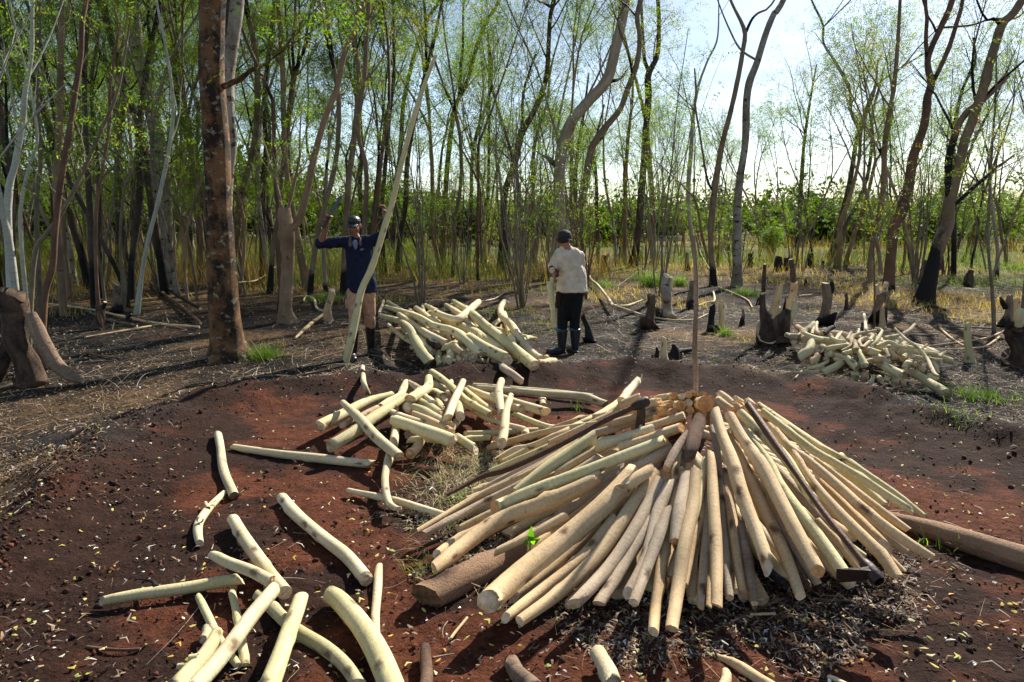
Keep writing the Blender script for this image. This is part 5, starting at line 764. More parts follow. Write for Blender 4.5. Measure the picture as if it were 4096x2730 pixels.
def proto_tree(seed, H, r, fork=2, mat='t_tan', nper=16, spread=.22, size=.07, lean=.08, dead=.06, up=.3, name='tree', twigs=2):
    rg = np.random.default_rng(seed); parts, an = [], []
    hf = H * rg.uniform(.35, .55); n = 9; P = [np.array([0, 0, -.1])]; d = np.array([rg.normal(0, lean), rg.normal(0, lean), 1.]); d /= np.linalg.norm(d)
    for i in range(n - 1): d = d + rg.normal(0, .07, 3); d[2] = abs(d[2]); d /= np.linalg.norm(d); P.append(P[-1] + d * hf / (n - 1))
    P = np.array(P); rr = r * np.linspace(1, .78, n); rr[0] *= 1.35; S = crom(np.hstack([P, rr[:, None]]), 16); parts.append(tube(S[:, :3], S[:, 3], 9, .1, seed, ((hf * .4, 1., r * .3, .05), (hf * .7, 4., r * .3, .05))))
    for f in range(fork):
        a = rg.uniform(0, 6.28) if f == 0 else a + 6.28 / fork; nd = d + np.array([math.cos(a), math.sin(a), 0]) * rg.uniform(.15, .38)
        grow(parts, an, P[-1] - d * .03, nd, (H - hf) * rg.uniform(.8, 1.05), rr[-1] * (.75 if fork > 1 else .95), 0 if fork > 1 else 0, rg, up, twigs, .16, (7, 4, 3))
    for j in range(3):
        i = rg.integers(3, n - 1); a = rg.uniform(0, 6.28); grow(parts, an, P[i], (math.cos(a), math.sin(a), .7), H * rg.uniform(.08, .2), r * .25, 1, rg, up, 2, .2, (3, 3, 2))
    an = np.array(an); V, F, UV = join(parts)
    return (name, mesh_raw('trunk', V, F, UV, mats=[MT[mat]]), leaf_mesh('crown', an, nper, spread, size, seed, dead=dead) if nper else None)
def proto_coppice(seed, H, ns, mat, nper=10, size=.06, spread=.15, name='sapling_clump'):
    rg = np.random.default_rng(seed); parts, an = [], []
    for i in range(ns):
        a = rg.uniform(0, 6.28); t = rg.uniform(.02, .26); grow(parts, an, (math.cos(a) * .08, math.sin(a) * .08, -.05), (math.cos(a) * t, math.sin(a) * t, 1), H * rg.uniform(.6, 1.1), rg.uniform(.012, .028), 0, rg, .5, 1, .12, (4, 2))
    V, F, UV = join(parts); return (name, mesh_raw('stems', V, F, UV, mats=[MT[mat]]), leaf_mesh('crown', an, nper, spread, size, seed) if nper else None)
def place(pr, x, y, s, rz, label, cat, group, mat=None):
    nm, tm, cm = pr; t = bpy.data.objects.new(nm, None); COL.objects.link(t); t.location = (x, y, float(gh(x, y))); t.rotation_euler = (0, 0, rz); t.scale = (s, s, s * 1.0); tag(t, label, cat, group)
    a = ob(tm.name.split('.')[0], tm, t)
    if cm: ob('crown', cm, t)
    return t
# -- traced trees, each a real trunk standing at its own distance
def line_tree(lines, mat, label, Y=None, ext=4., seed=1, nper=22, size=.07, spread=.25, group='tall trees at the clearing edge', leafy=1., nb=5, name='tree', flare=1.3, cols=LEAFC, stump_top=False):
    rg = np.random.default_rng(seed)
    if Y is None: Y = on_ground(*cv(*lines[0][0][:3])[:2])[0][1]
    parts, an = [], []
    for li, ln in enumerate(lines):
        P, Rr = conv('A', ln, lambda px, py, w: at_Y(px, py, w, Y)); 
        if li == 0: P[0][2] = float(gh(P[0][0], P[0][1])) - .12; Rr[0] *= flare; base = P[0].copy()
        P[:, 1] += np.cumsum(rg.normal(0, .05, len(P))) * (Y / 17) + (rg.uniform(-.3, .3) * np.linspace(0, 1, len(P)) if li else 0)
        if li: 
            # join the branch to the first line at its nearest point
            k = np.argmin(np.linalg.norm(main[:, [0, 2]] - P[0][[0, 2]], axis=1)); P[:, 1] += main[k][1] - P[0][1] ; P[0] = main[k]
        dirn = P[-1] - P[-2]; dirn /= np.linalg.norm(dirn); e = ext * (1 if li == 0 else .6)
        top_out = P[-1][2] > CAM_H + .27 * Y
        if top_out and e > 0 and not stump_top:
            dirn = dirn * .6 + np.array([rg.normal(0, .12), rg.normal(0, .15), .6]); dirn /= np.linalg.norm(dirn); q = P[-1] + dirn * e * .5; P = np.vstack([P, q, q + (dirn + [rg.normal(0, .2), rg.normal(0, .2), .1]) * e * .5]); Rr = np.r_[Rr, Rr[-1] * .7, Rr[-1] * .35]
        S = crom(np.hstack([P, Rr[:, None]]), max(10, int(len(P) * 5))); S[:, 3] = np.maximum(S[:, 3], .004)
        L = np.linalg.norm(np.diff(S[:, :3], axis=0), axis=1).sum(); kn = [(rg.uniform(.1, .95) * L, rg.uniform(0, 6.28), S[:, 3].mean() * rg.uniform(.2, .5), rg.uniform(.04, .09)) for _ in range(5)]
        parts.append(tube(S[:, :3], S[:, 3], 14 if S[:, 3].max() > .09 else 9, .09, seed + li, kn, flute=(.16, .35, 5, rg.uniform(0, 6)) if li == 0 else None))
        if li == 0: main = S[:, :3]
        for j in range(int(nb * (1 if li == 0 else .7))):
            t = rg.uniform(.45, .98); i = int(t * (len(S) - 1)); a = rg.uniform(0, 6.28); T = S[min(i + 1, len(S) - 1), :3] - S[i - 1, :3]; T /= np.linalg.norm(T)
            nd = T * .7 + np.array([math.cos(a), math.sin(a), .35]) * rg.uniform(.5, .9); grow(parts, an, S[i, :3], nd, rg.uniform(1.2, 2.8) * (Y / 18) ** .5, min(S[i, 3] * .45, .035), 1, rg, .3, 3, .2, (4, 4, 3))
        an.append(S[-1, :3])
    V, F, UV = join(parts); t = bpy.data.objects.new(name, None); COL.objects.link(t); t.location = base; tag(t, label, 'tree', group)
    ob('trunk', mesh_raw('trunk', V - base, F, UV, mats=[MT[mat]]), t)
    if nper and len(an) > 1:
        A = thin(np.array(an)); A = A[rg.random(len(A)) < leafy] if leafy < 1 else A
        if len(A): me = leaf_mesh('crown', A - base, nper, spread, size, seed, cols); ob('crown', me, t)
    return t
YG = np.array([(.15, .17, .03), (.11, .14, .03), (.19, .18, .04), (.09, .12, .025), (.16, .11, .04)])
line_tree([[('D', 1535, 905, 320), ('D', 1528, 850, 262), ('D', 1518, 740, 215), ('D', 1500, 500, 200), ('D', 1470, 0, 172), ('A', 1445, 900, 170), ('A', 1418, 500, 168), ('A', 1425, 0, 166), ('A', 1440, -500, 150)], [('A', 1500, 610, 40), ('A', 1600, 545, 34), ('A', 1720, 468, 26)]], 't_brown', 'thick dark brown mottled tree standing left of the man in the navy shirt', None, 4, 1, 24, .06, flare=1.25, nb=4)
line_tree([[('A', 1500, 1700, 90), ('A', 1520, 1400, 80), ('A', 1555, 1000, 80), ('A', 1550, 750, 82), ('A', 1542, 520, 84), ('A', 1575, 200, 86), ('A', 1600, 0, 88), ('A', 1610, -300, 80)]], 't_pale', 'pale lichen covered trunk directly behind the thick brown tree', 10.2, 4, 2)
line_tree([[('D', 1120, 435, 120), ('D', 1115, 300, 95), ('D', 1120, 0, 82), ('A', 1112, 1300, 80), ('A', 1092, 1050, 90), ('A', 1050, 850, 88), ('A', 1005, 600, 78), ('A', 960, 350, 80), ('A', 915, 0, 80), ('A', 905, -200, 76)]], 't_pale', 'bent white and brown blotched tree at left', None, 5, 3, 30)
line_tree([[('D', 1940, 655, 130), ('D', 1922, 560, 88), ('D', 1925, 400, 84), ('D', 1930, 200, 86), ('D', 1930, 60, 100), ('A', 1912, 1400, 80)], [('D', 1965, 40, 60), ('A', 2000, 1500, 50), ('A', 2060, 1300, 46), ('A', 2110, 1050, 44), ('A', 2190, 800, 40), ('A', 2280, 590, 38), ('B', 55, 400, 36), ('B', 130, 220, 35), ('B', 215, 0, 32), ('B', 250, -150, 30)]], 't_tan', 'cut back stub tree with one long pale leaning stem', None, 3, 4, 18, nb=2)
line_tree([[('Q', 705, 555, 60), ('Q', 735, 300, 46), ('B', 405, 1400, 38), ('B', 415, 1200, 33), ('B', 435, 900, 30), ('B', 448, 700, 28), ('B', 490, 500, 28), ('B', 535, 340, 25), ('B', 600, 150, 25), ('B', 685, 0, 22)]], 't_dark', 'dark slender tree just right of the man holding the pole', None, 5, 5, 18, .09, .4, cols=YG)
line_tree([[('Z', 1013, 602, 16), ('B', 715, 1500, 34), ('B', 735, 1200, 35), ('B', 765, 900, 33), ('B', 800, 700, 32), ('B', 870, 550, 28), ('B', 930, 330, 27), ('B', 1000, 130, 25), ('B', 1078, 0, 22)], [('B', 812, 650, 24), ('B', 835, 450, 20), ('B', 848, 300, 18), ('B', 850, 60, 14), ('B', 870, -60, 12)]], 't_dark', 'dark tree forking low, midway between the two men', None, 5, 6, 26, .09, .45, cols=YG, nb=8)
line_tree([[('Z', 1157, 620, 28), ('B', 1122, 1500, 48), ('B', 1128, 1300, 46), ('B', 1195, 1100, 44), ('B', 1238, 900, 52), ('B', 1300, 800, 40), ('B', 1370, 650, 38), ('B', 1410, 500, 33), ('B', 1422, 300, 30), ('B', 1432, 120, 28), ('B', 1458, 0, 32)], [('B', 1250, 880, 22), ('B', 1250, 650, 18), ('B', 1290, 500, 15), ('B', 1335, 370, 12)], [('B', 1425, 60, 20), ('B', 1380, 20, 14), ('B', 1330, -10, 12)]], 't_dark', 'crooked dark tree left of the pair of big pale trees', None, 5, 7, 24, .08, .4, cols=YG, nb=7)
line_tree([[('R', 150, 610, 120), ('R', 230, 350, 105), ('R', 285, 60, 98), ('B', 1490, 1560, 80), ('B', 1486, 1250, 72), ('B', 1500, 1050, 78), ('B', 1560, 850, 72), ('B', 1680, 700, 68), ('B', 1800, 560, 72), ('B', 1862, 350, 68), ('B', 1912, 150, 60), ('B', 1940, 0, 50)], [('B', 1465, 1135, 44), ('B', 1430, 1090, 30), ('B', 1375, 1050, 14)], [('B', 1830, 580, 26), ('B', 1880, 550, 18), ('B', 1920, 525, 10)]], 't_smooth', 'biggest pale S bent tree rising behind the man in the tan shirt', None, 5, 8, 20, .08, .35, cols=YG)
line_tree([[('R', 350, 480, 90), ('R', 400, 200, 80), ('R', 450, 30, 78), ('B', 1590, 1500, 60), ('B', 1650, 1330, 50), ('B', 1680, 1150, 50), ('B', 1720, 980, 46), ('B', 1800, 860, 42), ('B', 1900, 740, 38), ('B', 1952, 600, 38), ('B', 2010, 430, 35), ('B', 2030, 250, 32), ('B', 2012, 130, 34), ('B', 2042, 0, 36)]], 't_char', 'bent tree with blackened foot just right of the biggest pale one', 20.0, 5, 9, 18, .08, .35, cols=YG)
line_tree([[('L', 595, 445, 100), ('L', 630, 250, 75), ('L', 660, 0, 70), ('B', 2030, 1450, 50), ('B', 2055, 1100, 43), ('B', 2072, 850, 42), ('B', 2090, 650, 45), ('B', 2090, 510, 45), ('B', 2150, 380, 32), ('B', 2162, 200, 28), ('B', 2152, 0, 25)], [('B', 2085, 500, 30), ('B', 2068, 400, 26), ('B', 2055, 200, 20), ('B', 2040, 0, 20)]], 't_dark', 'black forked tree between the pale pair and the upright pole', None, 5, 10, 22, .08, .4, cols=YG, nb=7)
line_tree([[('L', 820, 405, 66), ('L', 820, 200, 60), ('L', 825, 0, 56), ('B', 2132, 1450, 38), ('B', 2110, 1150, 36), ('B', 2092, 950, 34), ('B', 2080, 800, 30), ('B', 2020, 560, 20), ('B', 1930, 200, 18), ('B', 1900, 0, 16)]], 't_tan', 'slender tan tree crossing behind the black forked one', None, 4, 11, 16, .08, .35, cols=YG)
line_tree([[('L', 1450, 640, 74), ('L', 1445, 450, 66), ('L', 1430, 250, 56), ('C', 262, 1480, 42), ('C', 300, 1200, 42), ('C', 340, 950, 36), ('C', 390, 750, 33), ('C', 430, 550, 32), ('C', 465, 350, 30), ('C', 485, 210, 28), ('C', 430, 80, 20), ('C', 395, 0, 18)], [('C', 485, 215, 22), ('C', 545, 115, 18), ('C', 600, 60, 16), ('C', 690, 0, 13)], [('C', 268, 1310, 18), ('C', 238, 1200, 15), ('C', 190, 900, 14), ('C', 158, 700, 14), ('C', 160, 600, 13), ('C', 150, 450, 10)]], 't_char', 'tree with a burnt black foot forking high, left of the spotted trunk', None, 4, 12, 10, .07, .35, cols=YG, nb=4, leafy=.3)
line_tree([[('L', 1700, 645, 112), ('L', 1690, 450, 95), ('L', 1690, 200, 95), ('L', 1695, 0, 86), ('C', 430, 1400, 55), ('C', 450, 1200, 50), ('C', 490, 1000, 46), ('C', 500, 850, 50), ('C', 500, 700, 48), ('C', 522, 550, 50), ('C', 580, 400, 43), ('C', 630, 230, 42), ('C', 690, 80, 40), ('C', 750, 0, 38)], [('C', 560, 400, 18), ('C', 460, 330, 14), ('C', 380, 220, 12), ('C', 290, 20, 9)]], 't_pale', 'tall tan trunk with black spots near its foot right of the upright pole', None, 4, 13, 10, .07, .35, cols=YG, nb=4, leafy=.3)
line_tree([[('Z', 1915, 592, 19), ('C', 1115, 1500, 38), ('C', 1165, 1250, 33), ('C', 1185, 1000, 28), ('C', 1205, 880, 26), ('C', 1165, 770, 20), ('C', 1150, 600, 18), ('C', 1070, 440, 17), ('C', 990, 300, 15), ('C', 980, 180, 15), ('C', 920, 0, 12)], [('C', 1205, 880, 18), ('C', 1260, 740, 16), ('C', 1330, 600, 14), ('C', 1480, 480, 11), ('C', 1700, 350, 8)], [('C', 985, 200, 10), ('C', 1060, 120, 8), ('C', 1170, 0, 7)]], 't_dark', 'slender tree with a wide Y fork in the open middle right', None, 3, 14, 16, .10, .5, cols=YG, nb=6)
line_tree([[('M', 1425, 445, 66), ('M', 1430, 250, 66), ('M', 1460, 0, 70), ('C', 1500, 1450, 75), ('C', 1560, 1250, 62), ('C', 1600, 1050, 60), ('C', 1660, 850, 52), ('C', 1692, 650, 48), ('C', 1712, 570, 48), ('C', 1705, 400, 38), ('C', 1800, 180, 38), ('C', 1872, 0, 38)], [('C', 1705, 400, 26), ('C', 1698, 250, 25), ('C', 1700, 120, 24), ('C', 1692, 0, 22)], [('C', 1718, 580, 34), ('C', 1765, 490, 30), ('C', 1850, 320, 30), ('C', 1920, 150, 28), ('C', 1985, 0, 25)], [('C', 1890, 240, 14), ('C', 2000, 170, 13), ('C', 2150, 120, 13), ('C', 2350, 100, 12)]], 't_rust', 'dark brown tree forking into three at right, behind the far log pile', None, 4, 15, 12, .07, .35, cols=YG, leafy=.7)
line_tree([[('M', 1660, 535, 120), ('M', 1720, 330, 92), ('M', 1790, 120, 86), ('M', 1850, 0, 80), ('C', 1890, 1350, 66), ('C', 1940, 1150, 62), ('C', 1990, 950, 62), ('C', 2050, 780, 62), ('C', 2092, 620, 60), ('C', 2130, 450, 58), ('C', 2182, 280, 55), ('C', 2222, 150, 55), ('C', 2340, 10, 52)], [('C', 1880, 1350, 50), ('C', 1892, 1100, 46), ('C', 1932, 930, 46), ('C', 1990, 795, 46), ('C', 2100, 690, 46), ('C', 2230, 590, 45), ('C', 2353, 470, 44)], [('C', 1905, 1400, 28), ('C', 2050, 1240, 24), ('C', 2150, 1150, 20), ('C', 2270, 1045, 12)], [('C', 2215, 160, 30), ('C', 2160, 125, 24), ('C', 2100, 100, 14)]], 't_char_high', 'black footed leaning tree with tan stems at the right edge', None, 4, 16, 12, .06, .35, cols=YG, leafy=.7)
line_tree([[('M', 1330, 385, 40), ('M', 1325, 200, 30), ('C', 1410, 1300, 36), ('C', 1412, 1000, 34), ('C', 1425, 800, 32), ('C', 1460, 600, 28), ('C', 1480, 300, 24), ('C', 1490, 0, 20)]], 't_tan', 'slim spotted tree between the Y forked and the three forked trees', None, 3, 17, 24, .09, .45, cols=YG, nb=8)
line_tree([[('M', 1080, 280, 38), ('M', 1100, 150, 34), ('C', 1110, 1520, 34), ('C', 1160, 1350, 26), ('C', 1240, 1100, 22), ('C', 1270, 850, 20), ('C', 1350, 620, 16), ('C', 1380, 400, 12)]], 't_tan', 'tan trunk paired with the slender Y forked tree', None, 2, 18, 20, .10, .45, cols=YG, nb=8)
for i, (c, pts, m, lb, Y) in enumerate([
    ('N', [('N', 85, 790, 46), ('N', 55, 560, 46), ('N', 18, 330, 40), ('N', -10, 180, 36), ('A', -60, 1000, 34), ('A', -90, 500, 30)], 'stem_white', 'white stem sprouting from the big left stump, leaning out of the frame', 7.5),
    ('N', [('N', 225, 970, 60), ('N', 310, 870, 46), ('N', 360, 650, 44), ('N', 385, 450, 40), ('N', 402, 200, 40), ('A', 415, 1150, 42), ('A', 450, 900, 38), ('A', 490, 620, 37), ('A', 520, 350, 35), ('A', 532, 150, 32), ('A', 545, 0, 28)], 'stem_rust', 'rusty brown curved stem sprouting right of the big left stump', 7.5),
    ('N', [('N', 110, 780, 34), ('N', 220, 600, 34), ('N', 300, 420, 32), ('N', 400, 280, 26), ('A', 520, 1200, 24), ('A', 690, 860, 22), ('A', 780, 600, 20), ('A', 850, 200, 14)], 'stem_olive', 'olive stem curving far right from the big left stump', 7.9),
    ('A', [('D', 20, 300, 50), ('A', 55, 1400, 46), ('A', 100, 1100, 42), ('A', 150, 800, 38), ('A', 180, 620, 32), ('A', 215, 350, 26), ('A', 226, 0, 18)], 'stem_white', 'pale straight stem near the left edge', 9.0),
    ('A', [('N', 150, 640, 30), ('A', 150, 1500, 24), ('A', 190, 1100, 20), ('A', 235, 950, 18), ('A', 192, 650, 16), ('A', 100, 250, 12), ('A', 40, 0, 10)], 'stem_white', 'thin white zigzag stem in the left thicket', 9.5),
    ('A', [('D', 230, 250, 34), ('A', 250, 1400, 28), ('A', 265, 1100, 26), ('A', 240, 700, 22), ('A', 225, 400, 20), ('A', 240, 100, 16)], 'stem_olive', 'upright olive stem in the left thicket', 10.),
    ('N', [('N', 715, 1075, 34), ('N', 690, 800, 26), ('N', 680, 400, 24), ('N', 700, 150, 22), ('A', 740, 850, 22), ('A', 745, 600, 18), ('A', 800, 200, 14)], 'stem_rust', 'single brown sapling with a dark burnt foot before the left thicket', None),
    ('N', [('N', 935, 975, 36), ('N', 985, 700, 30), ('N', 1040, 450, 30), ('N', 1100, 200, 28), ('A', 1130, 1000, 24), ('A', 1155, 700, 22), ('A', 1128, 350, 18), ('A', 1072, 0, 14)], 'stem_white', 'grey leaning sapling curving up past the bent blotched tree', None),
    ('N', [('N', 820, 950, 46), ('N', 850, 780, 40), ('N', 825, 560, 20), ('N', 822, 300, 20), ('N', 850, 50, 18), ('A', 850, 1100, 18), ('A', 820, 600, 15)], 'stem_olive', 'mossy forked sapling left of the grey leaning one', None),
    ('A', [('D', 600, 260, 40), ('A', 600, 1400, 38), ('A', 580, 1000, 36), ('A', 572, 600, 30), ('A', 600, 200, 24), ('A', 620, 0, 20)], 't_dark', 'black straight trunk in the left thicket', 13.),
    ('A', [('D', 640, 200, 34), ('A', 680, 1200, 26), ('A', 650, 800, 26), ('A', 640, 500, 22), ('A', 700, 200, 18)], 't_dark', 'second black trunk in the left thicket, slightly bent', 15.),
    ('A', [('D', 810, 115, 44), ('A', 800, 1400, 34), ('A', 815, 900, 30), ('A', 808, 600, 28), ('A', 795, 0, 20)], 't_dark', 'straight dark trunk with green moss right of the black pair', None),
    ('A', [('D', 380, 240, 40), ('A', 385, 1300, 40), ('A', 395, 900, 40), ('A', 400, 400, 38), ('A', 425, 150, 34), ('A', 440, 0, 30)], 't_tan', 'lichen spotted tan trunk in the left thicket', 12.),
    ('A', [('D', 10, 320, 60), ('A', 60, 1200, 50), ('A', 20, 900, 46), ('A', 0, 650, 40), ('A', -20, 300, 36)], 't_dark', 'dark trunk cut by the left edge of the frame', 11.),
    ('A', [('D', 1750, 130, 50), ('A', 1760, 1300, 40), ('A', 1780, 1000, 34), ('A', 1760, 700, 30), ('A', 1790, 300, 26), ('A', 1820, 0, 24)], 't_dark', 'dark brown trunk left of the stub tree', 20.),
    ('A', [('D', 2060, 190, 50), ('A', 1945, 1250, 36), ('A', 1915, 900, 32), ('A', 1905, 600, 34), ('A', 1890, 250, 32), ('A', 1870, 0, 30)], 't_tan', 'tan trunk rising straight behind the stub tree', 17.),
    ('A', [('B', 30, 1560, 50), ('B', 70, 1300, 40), ('B', 105, 1000, 40), ('B', 135, 700, 38), ('B', 148, 500, 34), ('B', 125, 250, 30), ('B', 150, 0, 26)], 't_char', 'dark footed trunk left of the man raising the machete', 16.),
    ('A', [('B', 130, 1500, 34), ('B', 200, 1200, 32), ('B', 150, 900, 30), ('B', 200, 500, 30), ('B', 215, 250, 28), ('B', 235, 0, 26)], 't_tan', 'tan trunk above the raised machete', 15.),
    ('A', [('Q', 640, 300, 40), ('B', 290, 1500, 34), ('B', 310, 1250, 30), ('B', 345, 800, 26), ('B', 375, 500, 24), ('B', 375, 200, 20), ('B', 370, 0, 18)], 't_dark', 'mossy dark trunk above the navy shoulder', 22.),
    ('B', [('Z', 1075, 600, 10), ('B', 900, 1400, 26), ('B', 905, 1100, 24), ('B', 935, 900, 18), ('B', 1040, 560, 14), ('B', 1010, 200, 12)], 't_dark', 'thin dark tree right of the low forking one', 30.),
    ('B', [('Z', 1090, 590, 10), ('B', 1010, 1350, 22), ('B', 1020, 900, 20), ('B', 1025, 500, 18), ('B', 1015, 300, 12)], 't_dark', 'thin straight dark tree left of the crooked one', 32.),
    ('B', [('Z', 1205, 590, 12), ('B', 1240, 1450, 26), ('B', 1210, 1200, 26), ('B', 1150, 950, 22), ('B', 1050, 620, 18), ('B', 1030, 450, 14)], 't_dark', 'dark tree leaning left behind the crooked one', 30.),
    ('B', [('Z', 1230, 585, 12), ('B', 1320, 1450, 28), ('B', 1325, 1000, 26), ('B', 1410, 700, 18), ('B', 1440, 450, 14), ('B', 1540, 80, 8)], 't_tan', 'brown tree just left of the biggest pale one', 30.),
    ('B', [('Z', 1325, 580, 12), ('B', 1600, 1300, 28), ('B', 1615, 1050, 26), ('B', 1660, 750, 18), ('B', 1690, 500, 12)], 't_dark', 'dark tree seen between the big pale pair', 34.),
    ('B', [('B', 1760, 1530, 22), ('B', 1740, 1200, 22), ('B', 1730, 1000, 18), ('B', 1800, 700, 12)], 't_dark', 'thin dark snaking tree right of the pale pair', 30.),
    ('B', [('B', 1940, 1560, 26), ('B', 1935, 1250, 24), ('B', 1950, 950, 22), ('B', 1985, 650, 16), ('B', 1980, 400, 10)], 't_tan', 'rusty slender tree left of the black forked one', 28.),
    ('C', [('L', 1260, 300, 30), ('C', 95, 1350, 30), ('C', 120, 1000, 28), ('C', 135, 800, 24), ('C', 165, 600, 18), ('C', 240, 400, 14), ('C', 310, 250, 12), ('C', 330, 0, 8)], 'stem_white', 'pale bare branched tree against the open sky', 30.),
    ('C', [('M', 820, 200, 26), ('C', 850, 1350, 24), ('C', 880, 1050, 22), ('C', 910, 850, 20), ('C', 950, 600, 14), ('C', 985, 420, 8)], 't_dark', 'slender dark tree in the gap of open sky', 32.),
    ('C', [('M', 1010, 120, 20), ('C', 1260, 1300, 24), ('C', 1310, 1000, 22), ('C', 1300, 800, 18), ('C', 1370, 500, 12)], 't_dark', 'thin dark tree behind the Y forked one', 34.),
    ('C', [('M', 1880, 220, 30), ('C', 1890, 1150, 26), ('C', 1900, 900, 24), ('C', 1960, 600, 20), ('C', 2040, 420, 16), ('C', 2020, 250, 12)], 't_dark', 'dark thin tree behind the leaning tan stems', 22.),
    ('M', [('M', 2145, 715, 26), ('M', 2120, 450, 22), ('M', 2100, 100, 18), ('C', 2120, 1000, 14), ('C', 2135, 600, 12), ('C', 2140, 200, 8)], 'stem_olive', 'thin upright sapling near the right edge with branches on the ground', None),
    ('M', [('M', 2325, 640, 20), ('M', 2345, 300, 18), ('M', 2360, 0, 16), ('C', 2350, 1000, 12)], 'stem_olive', 'green sapling sprouting at the right edge', 9.),
    ('M', [('M', 1335, 690, 12), ('M', 1325, 500, 11), ('M', 1318, 300, 10), ('M', 1310, 100, 8)], 'stem_rust', 'very thin straight sapling before the forked stumps', None)]):
    fine = m.startswith('stem')
    line_tree([pts], m, lb, Y, 3 if not fine else 1.5, 30 + i, 14 if not fine else 10, .08 if (Y or 9) > 12 else .055, .35 if not fine else .25, 'slender trees and saplings', 1, 7 if not fine else 4, 'tree' if not fine else 'sapling', 1.2, YG if i > 15 else LEAFC)
# -- the forest behind: prototypes then copies
TP = [proto_tree(200 + i, H, r, f, m, 126, .34, .074, .045) for i, (H, r, f, m) in enumerate([(11, .075, 2, 't_tan'), (12, .085, 2, 't_dark'), (10, .06, 2, 't_pale'), (13, .09, 3, 't_dark'), (9.5, .055, 1, 't_tan'), (11, .07, 2, 't_char'), (8.5, .05, 2, 't_smooth'), (12, .08, 3, 't_tan')])]
TS = [proto_tree(250 + i, H, r, 2, m, 54, .26, .078, .10, .06) for i, (H, r, m) in enumerate([(7.2, .06, 't_dark'), (8, .07, 't_tan'), (6.5, .05, 't_smooth'), (7.5, .06, 't_tan')])]
CPp = [proto_coppice(280 + i, H, k, m, np_, .07) for i, (H, k, m, np_) in enumerate([(4.5, 7, 'stem_olive', 27), (5.5, 6, 'stem_grey', 36), (3.6, 8, 'stem_rust', 18), (5., 6, 'stem_olive', 36), (3., 8, 'stem_rust', 18)])]
PL = [proto_tree(260 + i, H, r, 1, m, 16, .2, .065, .10, name='slim_tree') for i, (H, r, m) in enumerate([(8.5, .035, 't_tan'), (9.5, .045, 't_dark'), (7.5, .03, 'stem_olive'), (8, .03, 'stem_grey'), (10, .05, 't_rust')])]
TB = [proto_tree(270, 9, .06, 2, 'stem_white', 0, name='bare_tree'), proto_tree(271, 8, .05, 2, 't_smooth', 0, name='bare_tree')]
SH = [(lambda P: P)(proto_coppice(290 + i, 1.3, 9, 'stem_olive', 90, .07, .16, 'leafy_shrub')) for i in range(2)]
frg = random.Random(5); pts_used = []
def ok(x, y, dmin):
    if sdf(np.array([x]), np.array([y]))[0] < 3: return False
    for a, b in pts_used:
        if (a - x) ** 2 + (b - y) ** 2 < dmin * dmin: return False
    pts_used.append((x, y)); return True
def zone(u): return 'at the left' if u < -.28 else 'in the middle' if u < .22 else 'at the right'
LMK = [(-1, 'left edge'), (-.56, 'bent blotched tree'), (-.40, 'thick brown tree'), (-.30, 'stub tree'), (-.21, 'man with pole'), (-.02, 'crooked dark tree'), (.07, 'S bent tree'), (.25, 'upright pole'), (.36, 'spotted trunk'), (.50, 'Y forked tree'), (.58, 'three forked tree'), (.62, 'leaning black tree'), (1, 'right edge')]
REC = []
def landmark_labels():
    import collections
    G = collections.defaultdict(list)
    for t, kind_, u, Y in REC:
        i = max(k for k in range(len(LMK)) if LMK[k][0] <= max(u, -.99)); G[(kind_, i, Y > 30)].append((u, t))
    for (kd, i, far), L in G.items():
        L.sort(key=lambda q: q[0]); A, B = LMK[i][1], LMK[i + 1][1]
        for j, (u, t) in enumerate(L):
            t['label'] = (f'{kd} {"far " if far else ""}between {A} and {B}' + (f', {ordn(j)} from left' if len(L) > 1 else ''))[:140]
cnt = 0; tries = 0
while cnt < 185 and tries < 9000:
    tries += 1; u = frg.uniform(-.92, .92); Y = 15 / (1 - frg.random() * .80) if u > -.28 else 14.5 / (1 - frg.random() * .80); x = u * Y
    dens = .7 if u < -.28 else .5 if u < .2 else .72
    if Y < (27 if .12 < u < .52 else 21) and u > -.2: continue
    if frg.random() > dens or not ok(x, Y, .9): continue
    far = Y > 34
    if u > .2: pr, k = (frg.choice(TS), 'low spreading tree') if frg.random() < .8 else (frg.choice(TB), 'bare branched pale tree')
    elif u > -.28: pr, k = (frg.choice(TP), 'slender leafy tree') if frg.random() < .55 else (frg.choice(TS), 'low spreading tree')
    else: pr, k = frg.choice(TP), 'slender leafy tree'
    tt_ = place(pr, x, Y, frg.uniform(.85, 1.2), frg.uniform(0, 6.28), f'{k} in the woods {zone(u)}, {"far back" if far else "nearer the clearing"}', 'tree', f'{k}s {zone(u)}'); REC.append((tt_, k.replace('slender leafy', 'slim').replace('low spreading', 'low').replace('bare branched pale', 'bare'), u, Y)); cnt += 1
cnt = 0; tries = 0
while cnt < 110 and tries < 9000:
    tries += 1; u = frg.uniform(-.85, .85); Y = (14 if u > -.3 else 13) / (1 - frg.random() * .75); x = u * Y
    if (u > -.28 and frg.random() < .5) or (u > -.2 and Y < (27 if .12 < u < .52 else 20)) or not ok(x, Y, .5): continue
    tt_ = place(frg.choice(PL), x, Y, frg.uniform(.8, 1.15), frg.uniform(0, 6.28), 'x', 'tree', f'pole thin trees {zone(u)}'); REC.append((tt_, 'pole thin tree', u, Y)); cnt += 1
cnt = 0; tries = 0
